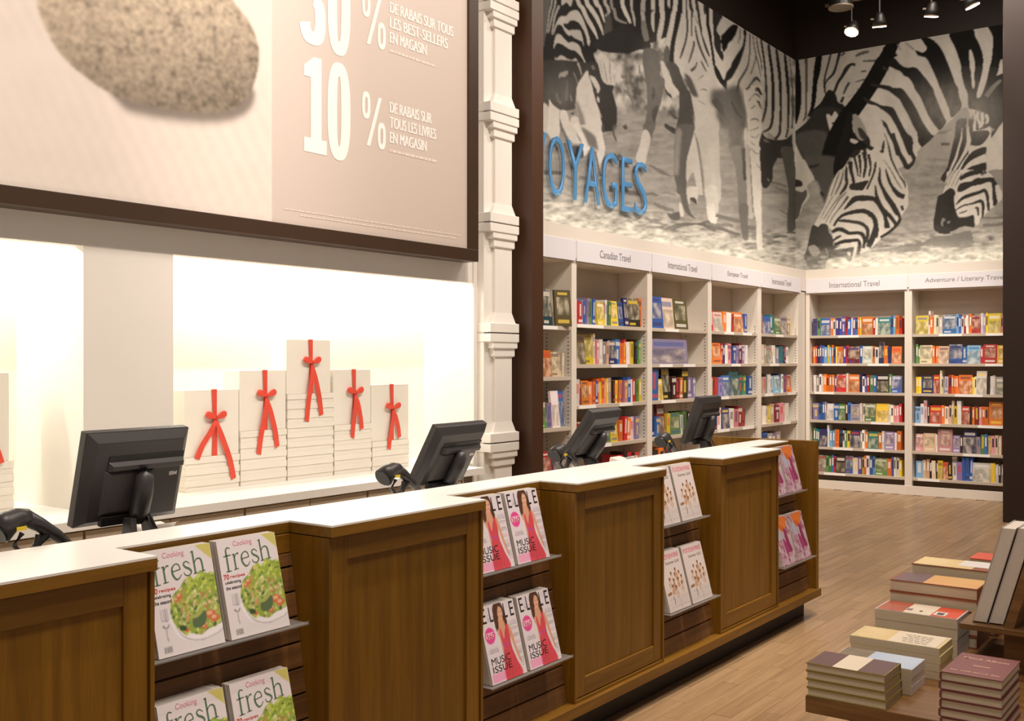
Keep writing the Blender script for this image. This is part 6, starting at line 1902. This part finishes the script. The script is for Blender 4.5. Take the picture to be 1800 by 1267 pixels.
def topG(t, a0, a1, b0, b1, z):
    flat_text(t, 'Mitch Albom', a1 - .062, b1 - .018, z, .118, .020, GILT)
    flat_text(t, 'for one more day', a0 + .03, b1 - .014, z, .128, .017, GILT)
    cover_patch(t, 'gilt_ornament', GILT, (a0 + a1) / 2 - .012, (a0 + a1) / 2 - .006, (b0 + b1) / 2 - .025, (b0 + b1) / 2 + .02, z)
stack(6, 3.035, 3.27, .612, .768, ZT, .0252, [MAROON], 'small maroon hardcover in the front stack, %s of six', 'maroon hardcovers', True, 'left', .0025, topG)

# easel with two thick books leaning on it
es = thing('book_easel', (3.8, .72, ZT), 'dark wooden display easel with a lip on the table', 'easel')
LW = TABW
MB().box(3.62, 4.12, .52, .86, .685, .703).build('lip_board', LW, es, bevel=.002)
MB().hexa([(3.64, .700, .703), (4.10, .700, .703), (4.10, .730, .703), (3.64, .730, .703), (3.64, .600, 1.05), (4.10, .600, 1.05), (4.10, .630, 1.05), (3.64, .630, 1.05)]).build('back_board', LW, es)
MB().box(3.70, 4.06, .54, .74, ZT, .685).build('foot_block', LW, es)
def lean_book(ya, yb, lab, h, x0=3.66, x1=3.86):
    dz = .0
    t = thing('book', ((x0 + x1) / 2, ya, .704), lab, 'book', 'books leaning on the easel')
    dy = -.085
    def sl(a, b, c0, c1, za, zb):
        return [(c0, a + dy * (za - .704) / .3, za), (c1, a + dy * (za - .704) / .3, za), (c1, b + dy * (za - .704) / .3, za), (c0, b + dy * (za - .704) / .3, za),
                (c0, a + dy * (zb - .704) / .3, zb), (c1, a + dy * (zb - .704) / .3, zb), (c1, b + dy * (zb - .704) / .3, zb), (c0, b + dy * (zb - .704) / .3, zb)]
    MB().hexa(sl(ya, yb, x0 + .002, x1 - .002, .707, .704 + h - .003)).build('page_block', mat('white_page_block', rgb(228, 216, 202), .8, var=.08, scale=6, stretch=(1, 90, 1)), t)
    MB().hexa(sl(ya - .002, ya, x0, x1, .704, .704 + h)).build('back_board', mat('grey_jacket', rgb(150, 138, 128), .5), t)
    MB().hexa(sl(yb, yb + .002, x0, x1, .704, .704 + h)).build('front_board', mat('pale_jacket', rgb(206, 196, 184), .5), t)
    MB().hexa(sl(ya - .002, yb + .002, x1 - .002, x1, .704, .704 + h)).build('spine', INKB, t)
lean_book(.786, .826, 'thick pale book standing on the easel lip, page edges showing', .315)
lean_book(.738, .778, 'second thick book on the easel, behind the pale one', .318, 3.665, 3.87)

# ================================================================== track lights over the corner
TRK = mat('track_black', rgb(20, 14, 10), .5, var=.1)
LAMPG = mat('lamp_face_glow', (1, .9, .7), .3, emit=((1.0, .86, .62), 45))
SILV = mat('lamp_rim', rgb(190, 170, 150), .3, metal=.8)
XT = 11.0
tk = thing('light_track', (XT, 3.0, 5.35), 'thin dark lighting track under the ceiling before the mural', 'track')
MB().box(XT - .015, XT + .015, 1.9, 3.95, 5.30, 5.325).build('rail', mat('track_rail', rgb(92, 72, 52), .5), tk)
for y in (2.0, 3.1, 3.9):
    MB().tube([(XT, y, 5.325), (XT, y, 6.3)], .008, 6).build('hanger', TRK, tk)
def track_head(y, z, aimv, label, power):
    t = thing('track_spotlight', (XT, y, 5.30), label, 'spotlight', 'track spotlights')
    MB().tube([(XT, y, 5.30), (XT, y, z + .10)], .012, 8).box(XT - .03, XT + .03, y - .02, y + .02, 5.27, 5.30).build('stem', TRK, t)
    d = Vector(aimv).normalized()
    c = Vector((XT, y, z))
    MB().tube([c - d * .13, c - d * .10, c - d * .05, c], [.028, .045, .062, .072], 14).build('housing', TRK, t, smooth=True)
    r = MB().tube([c, c + d * .012], [.074, .074], 18).build('rim', SILV, t)
    MB().tube([c + d * .010, c + d * .016], [.066, .066], 18).build('lamp_face', LAMPG, r if False else t)
    MB().tube([c - d * .06, c - d * .06 + Vector((0, .09, .02))], .010, 6).build('knuckle', SILV, t)
    s = spot_light('spot_source', (0, 0, 0), (1, 0, 0), power, 70)
    s.parent = t
    s.location = (d * .03) + Vector((0, 0, z - 5.30))
    s.rotation_euler = d.to_track_quat('-Z', 'Y').to_euler()
track_head(3.671, 4.993, (-.5, .1, -1), 'dazzling track spotlight nearest the room corner', 60)
track_head(3.383, 4.999, (.25, .1, -1), 'second track spotlight from the corner, lamp face edge-on', 60)
track_head(2.872, 5.005, (.2, .2, -1), 'third track spotlight from the corner', 60)
track_head(2.488, 5.03, (.25, -.35, -1), 'last track spotlight beside the dark pillar', 60)
cn = thing('ceiling_can', (XT, 3.73, 5.2), 'unlit round black lamp with a pale rim over the corner spotlight', 'lamp')
MB().tube([(10.75, 3.70, 5.185), (10.75, 3.70, 5.42)], .115, 20).build('body', TRK, cn, smooth=False)
MB().tube([(10.75, 3.70, 5.172), (10.75, 3.70, 5.186)], .125, 22).build('rim', mat('can_rim', rgb(120, 106, 88), .5), cn)
MB().tube([(10.75, 3.70, 5.42), (10.75, 3.70, 6.3)], .02, 8).build('hanger', TRK, cn)
cn2 = thing('ceiling_speaker', (XT, 2.96, 5.2), 'small round beige ceiling speaker above the third spotlight', 'speaker')
MB().tube([(10.9, 2.96, 5.235), (10.9, 2.96, 5.40)], .085, 18).build('body', mat('speaker_beige', rgb(96, 80, 52), .6), cn2)
MB().tube([(10.9, 2.96, 5.40), (10.9, 2.96, 6.3)], .015, 8).build('hanger', TRK, cn2)
